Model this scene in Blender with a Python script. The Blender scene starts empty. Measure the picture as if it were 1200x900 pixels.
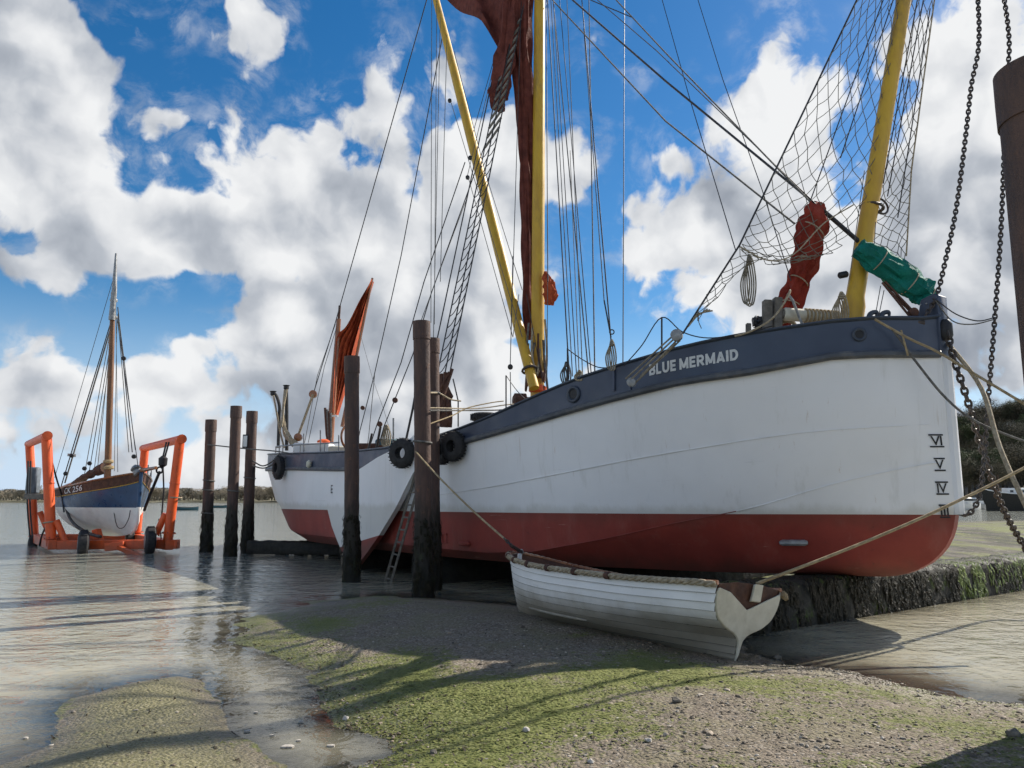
import bpy, bmesh, math, random
import numpy as np
from mathutils import Vector, Matrix

R = math.radians
random.seed(7)
rng = np.random.default_rng(11)
S = bpy.context.scene
COL = S.collection

# ------------------------------------------------------------------ camera
CZ, F, HORIZON = 1.65, 900.0, 585.0
PITCH = math.atan((HORIZON - 450) / F)
CP, SP = math.cos(PITCH), math.sin(PITCH)
camd = bpy.data.cameras.new("camera")
cam = bpy.data.objects.new("camera", camd)
COL.objects.link(cam)
cam.location = (0, 0, CZ)
cam.rotation_euler = (math.pi / 2 + PITCH, 0, 0)
camd.sensor_width = 36
camd.lens = 36 * F / 1200
camd.clip_end = 8000
camd.clip_start = 0.05
S.camera = cam

def ray(u, v):
    dx, dv = (u - 600) / F, (450 - v) / F
    return dx, CP - dv * SP, SP + dv * CP

def at(u, v, y):
    """the world point at distance y along the view axis on the line of sight of a photo pixel"""
    a, b, c = ray(u, v)
    return Vector((a / b * y, y, CZ + c / b * y))

def gnd(u, v, z=0.0):
    a, b, c = ray(u, v)
    t = (z - CZ) / c
    return Vector((a * t, b * t, z))

# ------------------------------------------------------------------ small maths
def pchip(xs, ys):
    xs, ys = np.array(xs, float), np.array(ys, float)
    h = np.diff(xs); d = np.diff(ys) / h
    m = np.zeros(len(xs))
    for i in range(1, len(xs) - 1):
        if d[i - 1] * d[i] > 0:
            w1, w2 = 2 * h[i] + h[i - 1], h[i] + 2 * h[i - 1]
            m[i] = (w1 + w2) / (w1 / d[i - 1] + w2 / d[i])
    m[0], m[-1] = d[0], d[-1]
    def f(x):
        x = min(max(x, xs[0]), xs[-1])
        i = int(min(max(np.searchsorted(xs, x) - 1, 0), len(h) - 1))
        t = (x - xs[i]) / h[i]
        return float((1 + 2 * t) * (1 - t) ** 2 * ys[i] + t * (1 - t) ** 2 * h[i] * m[i]
                     + t * t * (3 - 2 * t) * ys[i + 1] + t * t * (t - 1) * h[i] * m[i + 1])
    return f

def catmull(pts, per=6):
    pts = [Vector(p) for p in pts]
    if len(pts) < 3:
        return pts
    out = []
    ext = [2 * pts[0] - pts[1]] + pts + [2 * pts[-1] - pts[-2]]
    for i in range(1, len(ext) - 2):
        a, b, c, d = ext[i - 1:i + 3]
        for k in range(per):
            t = k / per
            out.append(0.5 * ((2 * b) + (c - a) * t + (2 * a - 5 * b + 4 * c - d) * t * t + (3 * b - a - 3 * c + d) * t ** 3))
    out.append(pts[-1])
    return out

def sag(a, b, drop, n=12):
    a, b = Vector(a), Vector(b)
    return [a.lerp(b, i / n) - Vector((0, 0, 4 * drop * (i / n) * (1 - i / n))) for i in range(n + 1)]

# ------------------------------------------------------------------ mesh builder
class MB:
    def __init__(s):
        s.v, s.f, s.m = [], [], []
    def add(s, vs, fs, mi=0):
        o = len(s.v)
        s.v += [tuple(p) for p in vs]
        s.f += [tuple(i + o for i in f) for f in fs]
        s.m += [mi] * len(fs)
        return s
    def tube(s, pts, r, n=6, cap=True, mi=0, closed=False, ry=None, up=None):
        pts = [Vector(p) for p in pts]
        m = len(pts)
        rs = r if isinstance(r, (list, tuple)) else [r] * m
        if len(rs) != m:
            rs = [float(np.interp(i / (m - 1), np.linspace(0, 1, len(rs)), rs)) for i in range(m)]
        vs, fs = [], []
        prev = None
        for i, p in enumerate(pts):
            if closed:
                t = pts[(i + 1) % m] - pts[i - 1]
            else:
                t = pts[min(i + 1, m - 1)] - pts[max(i - 1, 0)]
            if t.length < 1e-9: t = Vector((0, 0, 1))
            t.normalize()
            if prev is None:
                a = Vector(up) if up is not None else (Vector((0, 0, 1)) if abs(t.z) < .9 else Vector((1, 0, 0)))
                prev = (a - t * a.dot(t)).normalized()
            else:
                q = prev - t * prev.dot(t)
                if q.length > 1e-6: prev = q.normalized()
            bt = t.cross(prev)
            for k in range(n):
                an = 2 * math.pi * (k + .5) / n
                vs.append(p + prev * (math.cos(an) * rs[i]) + bt * (math.sin(an) * (ry if ry else 1) * rs[i]))
        for i in range(m if closed else m - 1):
            j = (i + 1) % m
            for k in range(n):
                l = (k + 1) % n
                fs.append((i * n + k, i * n + l, j * n + l, j * n + k))
        if cap and not closed:
            fs.append(tuple(range(n))[::-1]); fs.append(tuple((m - 1) * n + k for k in range(n)))
        return s.add(vs, fs, mi)
    def bar(s, a, b, w, h, up=(0, 0, 1), mi=0):
        a, b = Vector(a), Vector(b)
        t = (b - a).normalized(); up = Vector(up)
        x = t.cross(up)
        if x.length < 1e-5: x = t.cross(Vector((1, 0, 0)))
        x.normalize(); y = x.cross(t)
        vs = []
        for p in (a, b):
            for sx, sy in ((-1, -1), (1, -1), (1, 1), (-1, 1)):
                vs.append(p + x * (sx * w / 2) + y * (sy * h / 2))
        return s.add(vs, [(3, 2, 1, 0), (4, 5, 6, 7), (0, 1, 5, 4), (1, 2, 6, 5), (2, 3, 7, 6), (3, 0, 4, 7)], mi)
    def box(s, c, sx, sy, sz, rz=0, mi=0):
        c = Vector(c); ca, sa = math.cos(rz), math.sin(rz)
        d = Vector((ca, sa, 0)) * (sx / 2)
        return s.bar(c - d, c + d, sy, sz, mi=mi)
    def ring(s, c, axis, R_, r, n=20, k=8, squash=1.0, mi=0):
        c, axis = Vector(c), Vector(axis).normalized()
        a = axis.orthogonal().normalized(); b = axis.cross(a)
        pts = [c + a * (R_ * math.cos(2 * math.pi * i / n)) + b * (R_ * squash * math.sin(2 * math.pi * i / n)) for i in range(n)]
        return s.tube(pts, r, k, closed=True, mi=mi)
    def lathe(s, a, axis, prof, n=20, mi=0):
        """prof: (distance along axis, radius)"""
        a, axis = Vector(a), Vector(axis).normalized()
        x = axis.orthogonal().normalized(); y = axis.cross(x)
        vs, fs = [], []
        for d, r in prof:
            for k in range(n):
                an = 2 * math.pi * k / n
                vs.append(a + axis * d + x * (r * math.cos(an)) + y * (r * math.sin(an)))
        for i in range(len(prof) - 1):
            for k in range(n):
                l = (k + 1) % n
                fs.append((i * n + k, i * n + l, (i + 1) * n + l, (i + 1) * n + k))
        fs.append(tuple(range(n))[::-1]); fs.append(tuple((len(prof) - 1) * n + k for k in range(n)))
        return s.add(vs, fs, mi)
    def grid(s, rows, mi=0, flip=False):
        n = len(rows[0]); vs = [p for r in rows for p in r]; fs = []
        for i in range(len(rows) - 1):
            for k in range(n - 1):
                q = (i * n + k, i * n + k + 1, (i + 1) * n + k + 1, (i + 1) * n + k)
                fs.append(q[::-1] if flip else q)
        return s.add(vs, fs, mi)
    def slab(s, poly, normal, th, mi=0):
        """a flat polygon given thickness th along normal"""
        n = Vector(normal).normalized() * (th / 2); k = len(poly)
        vs = [Vector(p) - n for p in poly] + [Vector(p) + n for p in poly]
        fs = [tuple(range(k))[::-1], tuple(range(k, 2 * k))] + [(i, (i + 1) % k, k + (i + 1) % k, k + i) for i in range(k)]
        return s.add(vs, fs, mi)
    def build(s, name, mat, parent=None, origin=None, smooth=40, bevel=0):
        me = bpy.data.meshes.new(name)
        o = bpy.data.objects.new(name, me)
        if parent is not None:
            root = parent
            while root.parent: root = root.parent
            off = root.location.copy()
        else:
            off = Vector(origin) if origin is not None else Vector((0, 0, 0))
            o.location = off
        me.from_pydata([(p[0] - off.x, p[1] - off.y, p[2] - off.z) for p in s.v], [], s.f)
        mats = mat if isinstance(mat, (list, tuple)) else [mat]
        for mm in mats: me.materials.append(mm)
        if len(mats) > 1: me.polygons.foreach_set("material_index", s.m)
        if bevel:
            bm = bmesh.new(); bm.from_mesh(me)
            es = [e for e in bm.edges if len(e.link_faces) == 2 and e.calc_face_angle(0) > .6]
            bmesh.ops.bevel(bm, geom=es, offset=bevel, segments=1, affect='EDGES', clamp_overlap=True)
            bm.to_mesh(me); bm.free()
        if smooth:
            me.polygons.foreach_set("use_smooth", [True] * len(me.polygons))
            me.set_sharp_from_angle(angle=R(smooth))
        me.update()
        COL.objects.link(o)
        if parent is not None: o.parent = parent
        return o

def tag(o, label=None, cat=None, group=None, kind=None):
    if label: o["label"] = label
    if cat: o["category"] = cat
    if group: o["group"] = group
    if kind: o["kind"] = kind
    return o

def thing(name, label, cat, loc, group=None):
    o = bpy.data.objects.new(name, None)
    COL.objects.link(o); o.location = loc; o.empty_display_size = .2
    return tag(o, label, cat, group)

def copy_tree(o, parent=None):
    c = o.copy(); COL.objects.link(c)
    if parent is not None: c.parent = parent
    for ch in list(o.children): copy_tree(ch, c)
    return c

# ------------------------------------------------------------------ materials
def new_mat(name):
    m = bpy.data.materials.new(name); m.use_nodes = True
    nt = m.node_tree
    return m, nt, nt.nodes["Principled BSDF"]

def N(nt, typ, **kw):
    n = nt.nodes.new(typ)
    for k, v in kw.items():
        if k.startswith("i_"): n.inputs[k[2:].replace("_", " ")].default_value = v
        else: setattr(n, k, v)
    return n

def noise(nt, vec, scale, detail=5, rough=.6, dist=0.0):
    n = N(nt, "ShaderNodeTexNoise")
    n.inputs["Scale"].default_value = scale; n.inputs["Detail"].default_value = detail
    n.inputs["Roughness"].default_value = rough; n.inputs["Distortion"].default_value = dist
    if vec is not None: nt.links.new(vec, n.inputs["Vector"])
    return n.outputs["Fac"]

def ramp(nt, fac, lo, hi, to0=0.0, to1=1.0, smooth=True):
    n = N(nt, "ShaderNodeMapRange", interpolation_type='SMOOTHSTEP' if smooth else 'LINEAR')
    for k, v in zip(("From Min", "From Max", "To Min", "To Max"), (lo, hi, to0, to1)): n.inputs[k].default_value = v
    nt.links.new(fac, n.inputs["Value"]); return n.outputs["Result"]

def mixc(nt, fac, a, b, blend='MIX'):
    n = N(nt, "ShaderNodeMix", data_type='RGBA', blend_type=blend)
    for sock, x in ((n.inputs["Factor"], fac), (n.inputs[6], a), (n.inputs[7], b)):
        if hasattr(x, "links"): nt.links.new(x, sock)
        elif isinstance(x, (int, float)): sock.default_value = x
        else: sock.default_value = (*x[:3], 1)
    return n.outputs[2]

def math_(nt, op, a, b=None, c=None):
    n = N(nt, "ShaderNodeMath", operation=op)
    for i, x in enumerate((a, b, c)):
        if x is None: continue
        if hasattr(x, "links"): nt.links.new(x, n.inputs[i])
        else: n.inputs[i].default_value = x
    return n.outputs[0]

def wpos(nt):
    return N(nt, "ShaderNodeNewGeometry").outputs["Position"]

def scaled(nt, vec, s):
    n = N(nt, "ShaderNodeVectorMath", operation='MULTIPLY')
    nt.links.new(vec, n.inputs[0]); n.inputs[1].default_value = s
    return n.outputs[0]

def simple(name, col, rough=.6, col2=None, scale=6.0, bump=.15, bscale=40.0, spec=.4, metal=0.0, dirt=None, dirt_amt=.4, stretch=(1, 1, 1), coat=0):
    m, nt, b = new_mat(name)
    tc = N(nt, "ShaderNodeTexCoord").outputs["Object"]
    v = scaled(nt, tc, stretch)
    col2 = col2 or tuple(c * .7 for c in col)
    f = ramp(nt, noise(nt, v, scale), .32, .68)
    c = mixc(nt, f, col, col2)
    if dirt:
        d = ramp(nt, noise(nt, v, scale * .45, 8, .7), .5, .72, 0, dirt_amt)
        c = mixc(nt, d, c, dirt)
    nt.links.new(c, b.inputs["Base Color"])
    fr = ramp(nt, noise(nt, v, scale * 1.7), .3, .7, max(.05, rough - .1), min(1, rough + .12))
    nt.links.new(fr, b.inputs["Roughness"])
    b.inputs["Specular IOR Level"].default_value = spec
    b.inputs["Metallic"].default_value = metal
    if coat: b.inputs["Coat Weight"].default_value = coat
    if bump:
        bp = N(nt, "ShaderNodeBump"); bp.inputs["Strength"].default_value = bump; bp.inputs["Distance"].default_value = .02
        nt.links.new(noise(nt, v, bscale, 3), bp.inputs["Height"]); nt.links.new(bp.outputs[0], b.inputs["Normal"])
    return m

M = {}
M['navy'] = simple("navy_paint", (.046, .063, .102), .42, (.035, .049, .082), 1.6, .04, 6, .45, dirt=(.10, .11, .12), dirt_amt=.35)
M['dark_navy'] = simple("dark_navy_paint", (.03, .042, .065), .45, (.05, .06, .075), 5, .05)
M['yellow'] = simple("yellow_spar_paint", (.58, .36, .03), .45, (.48, .28, .03), 2.5, .12, 14, .4, dirt=(.22, .14, .05), dirt_amt=.8, stretch=(1.6, 1.6, .5))
M['tan_sail'] = simple("tan_sailcloth", (.175, .052, .038), .85, (.105, .031, .024), 5, .8, 26, .15, dirt=(.05, .02, .018), dirt_amt=.5)
M['mizzen_sail'] = simple("orange_red_sailcloth", (.42, .085, .03), .85, (.26, .045, .02), 5, .5, 14, .15)
M['red_cover'] = simple("red_canvas_cover", (.27, .040, .026), .85, (.18, .026, .019), 4, .9, 30, .15, dirt=(.32, .10, .07), dirt_amt=.5)
M['green_tarp'] = simple("green_tarpaulin", (.004, .165, .125), .75, (.002, .11, .085), 4, .9, 26, .25, dirt=(.04, .22, .18), dirt_amt=.5)
M['wire'] = simple("dark_wire", (.018, .019, .022), .5, (.035, .03, .028), 6, 0)
M['rope'] = simple("pale_rope", (.42, .36, .26), .85, (.26, .21, .14), 20, .6, 90, .2)
M['warp'] = simple("tan_rope", (.40, .31, .18), .85, (.25, .19, .11), 14, .6, 90, .2)
M['grey_rope'] = simple("grey_rope", (.17, .165, .15), .85, (.09, .085, .08), 14, .5, 90, .2)
M['net'] = simple("net_cord", (.20, .185, .15), .85, (.10, .095, .085), 4, 0)
M['chain'] = simple("chain_iron", (.04, .038, .038), .5, (.075, .055, .045), 15, .2, 60, .5, .35)
M['galv'] = simple("galvanised_steel", (.30, .31, .31), .45, (.2, .2, .2), 10, .1, 30, .5, .4)
M['rubber'] = simple("black_rubber", (.014, .014, .016), .7, (.03, .03, .03), 10, .25, 30, .35)
M['orange'] = simple("orange_paint", (.70, .10, .015), .45, (.58, .075, .012), 2.5, .08, 12, .45, dirt=(.20, .06, .03), dirt_amt=.85)
M['varnish'] = simple("varnished_wood", (.30, .11, .03), .3, (.18, .06, .018), 9, .1, 40, .5, stretch=(1, 1, .15), coat=.3)
M['dark_wood'] = simple("weathered_brown_wood", (.11, .05, .03), .7, (.06, .028, .02), 8, .3, 50, .3)
M['grey_wood'] = simple("grey_weathered_wood", (.19, .175, .15), .8, (.11, .10, .085), 9, .4, 50, .25)
M['white'] = simple("white_paint", (.74, .74, .71), .45, (.66, .66, .64), 4, .05, 20, .45, dirt=(.42, .39, .33), dirt_amt=.35)
M['cream'] = simple("cream_paint", (.60, .57, .46), .5, (.50, .47, .37), 6, .08, 20, .4, dirt=(.3, .26, .18), dirt_amt=.5)
M['letter'] = simple("white_lettering", (.62, .63, .62), .5, (.5, .52, .52), 12, 0)
M['black'] = simple("black_paint", (.012, .012, .014), .5, (.02, .02, .02), 12, 0)
M['blue_hull'] = simple("blue_hull_paint", (.014, .058, .14), .35, (.012, .042, .105), 3, .03, 10, .5, dirt=(.05, .08, .12), dirt_amt=.4)
M['teal'] = simple("dull_blue_green_paint", (.03, .10, .12), .5, (.02, .06, .08), 6, .05)
M['buoy_orange'] = simple("orange_canvas", (.65, .11, .03), .7, (.5, .08, .02), 12, .2)
M['glass'] = simple("dark_window", (.03, .035, .04), .12, (.04, .045, .05), 6, 0, spec=.6)
M['weed_dark'] = simple("dark_seaweed", (.012, .012, .007), .7, (.022, .018, .008), 12, .8, 30, .2)
M['weed_green'] = simple("green_seaweed", (.13, .18, .018), .6, (.06, .09, .012), 8, .6, 30, .3)
M['concrete'] = simple("wet_concrete", (.035, .033, .026), .75, (.018, .017, .013), 7, .9, 20, .25, dirt=(.09, .13, .02), dirt_amt=.95)
M['black_timber'] = simple("wet_black_timber", (.012, .011, .009), .65, (.022, .019, .012), 7, .8, 20, .4)

def hull_white():
    m, nt, b = new_mat("white_hull_paint")
    p = wpos(nt)
    tc = N(nt, "ShaderNodeTexCoord").outputs["Object"]
    c = mixc(nt, ramp(nt, noise(nt, tc, .6, 4), .3, .7), (.77, .775, .78), (.71, .715, .72))
    st = scaled(nt, tc, (2.2, 2.2, .12))
    c = mixc(nt, ramp(nt, noise(nt, st, 2.4, 6, .65), .56, .74, 0, .32), c, (.50, .50, .47))
    c = mixc(nt, ramp(nt, noise(nt, st, 5.0, 5, .7), .63, .76, 0, .42), c, (.40, .29, .19))
    sx = N(nt, "ShaderNodeSeparateXYZ"); nt.links.new(p, sx.inputs[0])
    hz_ = math_(nt, 'ADD', sx.outputs[2], math_(nt, 'MULTIPLY', math_(nt, 'SUBTRACT', noise(nt, scaled(nt, tc, (1, 1, .5)), 2.2, 7, .7), .5), .35))
    c = mixc(nt, ramp(nt, hz_, 1.44, 1.60, .45, 0), c, (.36, .35, .28))           # tide scum above the boot top
    sc_ = scaled(nt, tc, (.4, .4, 7))
    c = mixc(nt, ramp(nt, noise(nt, sc_, 2.5, 5, .7), .67, .72, 0, .35), c, (.45, .46, .47))
    nt.links.new(c, b.inputs["Base Color"]); b.inputs["Roughness"].default_value = .42
    b.inputs["Specular IOR Level"].default_value = .4
    bp = N(nt, "ShaderNodeBump"); bp.inputs["Strength"].default_value = .25; bp.inputs["Distance"].default_value = .03
    nt.links.new(noise(nt, tc, .9, 2), bp.inputs["Height"]); nt.links.new(bp.outputs[0], b.inputs["Normal"])
    return m
M['hull_white'] = hull_white()

def hull_red():
    m, nt, b = new_mat("red_antifouling")
    tc = N(nt, "ShaderNodeTexCoord").outputs["Object"]
    c = mixc(nt, ramp(nt, noise(nt, tc, 1.1, 6, .65), .3, .7), (.28, .047, .033), (.21, .035, .026))
    st = scaled(nt, tc, (1, 1, .25))
    c = mixc(nt, ramp(nt, noise(nt, st, 2.0, 7, .7), .5, .72, 0, .35), c, (.33, .13, .10))
    c = mixc(nt, ramp(nt, noise(nt, tc, 9, 5, .7), .62, .75, 0, .5), c, (.09, .03, .025))
    sx = N(nt, "ShaderNodeSeparateXYZ"); nt.links.new(wpos(nt), sx.inputs[0])
    hz_ = math_(nt, 'ADD', sx.outputs[2], math_(nt, 'MULTIPLY', math_(nt, 'SUBTRACT', noise(nt, scaled(nt, tc, (1, 1, .4)), 1.6, 7, .7), .5), .5))
    c = mixc(nt, ramp(nt, hz_, 1.18, 1.42, 0, .45), c, (.13, .045, .032))        # scum line just under the boot top
    c = mixc(nt, ramp(nt, hz_, .55, .85, .65, 0), c, (.085, .038, .026))          # worn, slimy bilge
    sc_ = scaled(nt, tc, (.5, .5, 6))
    c = mixc(nt, ramp(nt, noise(nt, sc_, 3.0, 5, .7), .66, .72, 0, .5), c, (.40, .20, .16))
    nt.links.new(c, b.inputs["Base Color"]); b.inputs["Roughness"].default_value = .6
    b.inputs["Specular IOR Level"].default_value = .35
    bp = N(nt, "ShaderNodeBump"); bp.inputs["Strength"].default_value = .3; bp.inputs["Distance"].default_value = .02
    nt.links.new(noise(nt, tc, 3, 4), bp.inputs["Height"]); nt.links.new(bp.outputs[0], b.inputs["Normal"])
    return m
M['hull_red'] = hull_red()

def pile_mat():
    m, nt, b = new_mat("rusty_steel_pile")
    p = wpos(nt)
    sx = N(nt, "ShaderNodeSeparateXYZ"); nt.links.new(p, sx.inputs[0])
    st = scaled(nt, p, (3, 3, .5))
    n1 = noise(nt, st, 2.2, 7, .7)
    c = mixc(nt, ramp(nt, n1, .33, .66), (.115, .069, .053), (.062, .044, .040))
    c = mixc(nt, ramp(nt, noise(nt, p, 7, 6, .7), .58, .72, 0, .6), c, (.21, .10, .055))
    # tide stain: weed and slime below the high water mark
    h = math_(nt, 'ADD', sx.outputs[2], math_(nt, 'MULTIPLY', math_(nt, 'SUBTRACT', noise(nt, scaled(nt, p, (5, 5, 1.2)), 2, 6, .7), .5), 1.5))
    c = mixc(nt, ramp(nt, h, 1.15, 1.75, .88, 0), c, (.022, .022, .017))
    c = mixc(nt, ramp(nt, h, .35, .85, .9, 0), c, (.012, .012, .009))
    g = math_(nt, 'MULTIPLY', ramp(nt, h, .9, 1.5, 1, 0), ramp(nt, noise(nt, p, 4, 5), .55, .7, 0, .5))
    c = mixc(nt, g, c, (.035, .05, .015))
    nt.links.new(c, b.inputs["Base Color"])
    b.inputs["Roughness"].default_value = .75; b.inputs["Specular IOR Level"].default_value = .3
    bp = N(nt, "ShaderNodeBump"); bp.inputs["Strength"].default_value = .5; bp.inputs["Distance"].default_value = .03
    nt.links.new(noise(nt, p, 14, 5, .7), bp.inputs["Height"]); nt.links.new(bp.outputs[0], b.inputs["Normal"])
    return m
M['pile'] = pile_mat()

def dinghy_mat():
    # white paint, with a muddy stain over the lower strakes
    m, nt, b = new_mat("dinghy_white_paint")
    p = wpos(nt)
    sx = N(nt, "ShaderNodeSeparateXYZ"); nt.links.new(p, sx.inputs[0])
    h = math_(nt, 'ADD', sx.outputs[2], math_(nt, 'MULTIPLY', math_(nt, 'SUBTRACT', noise(nt, p, 2.2, 6, .65), .5), .35))
    c = mixc(nt, ramp(nt, noise(nt, p, 2, 5), .3, .7), (.76, .76, .74), (.68, .68, .66))
    c = mixc(nt, ramp(nt, h, .34, .68, .85, 0), c, (.33, .30, .24))
    c = mixc(nt, ramp(nt, h, .16, .48, .8, 0), c, (.18, .155, .11))
    c = mixc(nt, ramp(nt, noise(nt, scaled(nt, p, (3, 3, 1)), 9, 6, .75), .6, .75, 0, .6), c, (.24, .19, .13))
    nt.links.new(c, b.inputs["Base Color"]); b.inputs["Roughness"].default_value = .5
    bp = N(nt, "ShaderNodeBump"); bp.inputs["Strength"].default_value = .25; bp.inputs["Distance"].default_value = .01
    nt.links.new(noise(nt, p, 18, 4), bp.inputs["Height"]); nt.links.new(bp.outputs[0], b.inputs["Normal"])
    return m
M['dinghy'] = dinghy_mat()
M['lap'] = simple("lap_shadow_and_dirt", (.085, .08, .07), .8, (.05, .045, .04), 9, 0)  # dark tone paints in the shadow line under each strake, plus dirt
M['teal_grey'] = simple("blue_grey_paint", (.16, .19, .22), .5, (.10, .12, .14), 6, .1, dirt=(.1, .08, .06))
M['strake'] = simple('grey_rubbing_strake_paint', (.075, .085, .10), .5, (.055, .06, .07), 5, .1, dirt=(.2, .19, .17), dirt_amt=.5)
M['tackle'] = simple('weathered_tackle_rope', (.30, .27, .21), .85, (.17, .15, .12), 14, .5, 90, .2)

def orange_mat():
    """orange paint, chipped to rust, muddy towards the water"""
    m, nt, b = new_mat("chipped_orange_paint")
    p = wpos(nt); sx = N(nt, "ShaderNodeSeparateXYZ"); nt.links.new(p, sx.inputs[0])
    c = mixc(nt, ramp(nt, noise(nt, p, 2.2, 5), .3, .7), (.74, .105, .016), (.60, .08, .013))
    c = mixc(nt, ramp(nt, noise(nt, scaled(nt, p, (1, 1, .6)), 6, 8, .75), .60, .68, 0, .85), c, (.13, .045, .025))
    c = mixc(nt, ramp(nt, noise(nt, scaled(nt, p, (4, 4, .4)), 2.5, 6, .7), .56, .75, 0, .5), c, (.30, .07, .03))
    h = math_(nt, 'ADD', sx.outputs[2], math_(nt, 'MULTIPLY', math_(nt, 'SUBTRACT', noise(nt, p, 3, 6, .7), .5), .9))
    c = mixc(nt, ramp(nt, h, .05, .55, .55, 0), c, (.10, .055, .03))
    nt.links.new(c, b.inputs["Base Color"]); b.inputs["Roughness"].default_value = .5
    bp = N(nt, "ShaderNodeBump"); bp.inputs["Strength"].default_value = .3; bp.inputs["Distance"].default_value = .02
    nt.links.new(noise(nt, p, 12, 5), bp.inputs["Height"]); nt.links.new(bp.outputs[0], b.inputs["Normal"])
    return m
M['orange'] = orange_mat()
M['mast_varnish'] = simple('brown_varnished_mast', (.20, .095, .04), .4, (.13, .058, .024), 9, .12, 40, .45, stretch=(1, 1, .15))
# ------------------------------------------------------------------ world: sky with cumulus
SUN_EL = R(38.5)
SUN_H = Vector((.83, .56, 0)).normalized()
SUN_DIR = Vector((SUN_H.x * math.cos(SUN_EL), SUN_H.y * math.cos(SUN_EL), math.sin(SUN_EL)))
SUN_AZ = math.atan2(SUN_H.x, SUN_H.y)       # clockwise from +Y

W = bpy.data.worlds.new("World"); S.world = W; W.use_nodes = True
nt = W.node_tree
for n in list(nt.nodes): nt.nodes.remove(n)
L = nt.links.new
out = N(nt, "ShaderNodeOutputWorld"); bg = N(nt, "ShaderNodeBackground")
SKY_STR = 0.102
bg.inputs["Strength"].default_value = SKY_STR
L(bg.outputs[0], out.inputs[0])
sky = N(nt, "ShaderNodeTexSky", sky_type='NISHITA', sun_disc=False)
sky.sun_elevation = SUN_EL; sky.sun_rotation = SUN_AZ
sky.air_density = 1.0; sky.dust_density = .25; sky.ozone_density = 2.2
tc = N(nt, "ShaderNodeTexCoord").outputs["Generated"]
sx = N(nt, "ShaderNodeSeparateXYZ"); L(tc, sx.inputs[0])
az = math_(nt, 'MULTIPLY', math_(nt, 'ARCTAN2', sx.outputs[0], sx.outputs[1]), 57.29578 / 10)
el = math_(nt, 'MULTIPLY', math_(nt, 'ARCSINE', sx.outputs[2]), 57.29578 / 10)
cmb = N(nt, "ShaderNodeCombineXYZ"); L(az, cmb.inputs[0]); L(el, cmb.inputs[1])
P0 = cmb.outputs[0]                          # azimuth, elevation in tens of degrees

def vadd(a, b):
    n = N(nt, "ShaderNodeVectorMath", operation='ADD')
    for i, x in enumerate((a, b)):
        if hasattr(x, "links"): L(x, n.inputs[i])
        else: n.inputs[i].default_value = x
    return n.outputs[0]

def warp(vec, scale, amt, detail=3):
    n = N(nt, "ShaderNodeTexNoise"); n.inputs["Scale"].default_value = scale; n.inputs["Detail"].default_value = detail
    L(vec, n.inputs["Vector"])
    s = N(nt, "ShaderNodeVectorMath", operation='SUBTRACT'); L(n.outputs["Color"], s.inputs[0]); s.inputs[1].default_value = (.5, .5, .5)
    return vadd(vec, scaled(nt, s.outputs[0], (amt, amt, 0)))

def azel(u, v):
    d = Vector(ray(u, v)).normalized()
    return math.degrees(math.atan2(d.x, d.y)) / 10, math.degrees(math.asin(d.z)) / 10

PW = warp(P0, .9, .55)
# the cumulus heaps: photo position, half widths, weight
heaps = [(30, 60, 130, 100, 1.0), (40, 170, 100, 80, .8), (250, 35, 75, 42, .62), (182, 145, 34, 22, .5),
         (90, 270, 165, 95, 1.1), (215, 290, 90, 75, 1.0), (385, 180, 80, 90, 1.15), (320, 265, 120, 90, 1.3), (470, 280, 140, 130, 1.35),
         (600, 195, 105, 100, 1.2), (655, 215, 75, 55, .6), (440, 370, 130, 60, 1.1), (190, 440, 110, 38, .85),
         (570, 420, 80, 70, 1.0), (60, 490, 120, 32, .75), (330, 480, 190, 60, .9), (20, 455, 40, 25, .7),
         (90, 545, 300, 40, .85), (420, 530, 260, 60, 1.1), (300, 430, 130, 40, .8), (70, 440, 90, 28, .6), (480, 370, 110, 110, 1.0), (430, 440, 160, 70, 1.1), (560, 330, 70, 100, .9), (620, 500, 150, 50, .8), (660, 330, 60, 30, .6), (900, 260, 90, 110, .9), (930, 370, 120, 60, .9), (1090, 180, 90, 90, .9), (740, 265, 80, 65, .8), (860, 190, 130, 75, 1.2),
         (820, 290, 100, 60, .6), (1010, 290, 190, 180, 1.2), (1140, 60, 120, 110, 1.1), (1180, 260, 160, 220, 1.1), (1150, 480, 200, 100, 1.0),
         (690, 430, 60, 26, .55), (960, 90, 50, 30, .35), (760, 500, 160, 50, .8), (930, 470, 160, 60, .8)]
tot = None; lit = None; thin = None
for (u, v, ru, rv, w) in heaps:
    a, e = azel(u, v)
    a1, e1 = azel(u + ru, v); a2, e2 = azel(u, v - rv)
    ra, re_ = abs(a1 - a), abs(e2 - e)
    n = N(nt, "ShaderNodeVectorMath", operation='MULTIPLY_ADD'); L(PW, n.inputs[0])
    n.inputs[1].default_value = (1 / ra, 1 / re_, 0); n.inputs[2].default_value = (-a / ra, -e / re_, 0)
    ln = N(nt, "ShaderNodeVectorMath", operation='LENGTH'); L(n.outputs[0], ln.inputs[0])
    g = ramp(nt, ln.outputs["Value"], 1.45, .15, 0, w)
    sp = N(nt, "ShaderNodeVectorMath", operation='DOT_PRODUCT'); L(n.outputs[0], sp.inputs[0]); sp.inputs[1].default_value = (.12, .6, 0)
    gl = math_(nt, 'MULTIPLY', g, sp.outputs["Value"])
    tot = g if tot is None else math_(nt, 'MAXIMUM', tot, math_(nt, 'MULTIPLY_ADD', g, .35, math_(nt, 'MULTIPLY', tot, .85)))
    lit = gl if lit is None else math_(nt, 'ADD', lit, gl)
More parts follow.
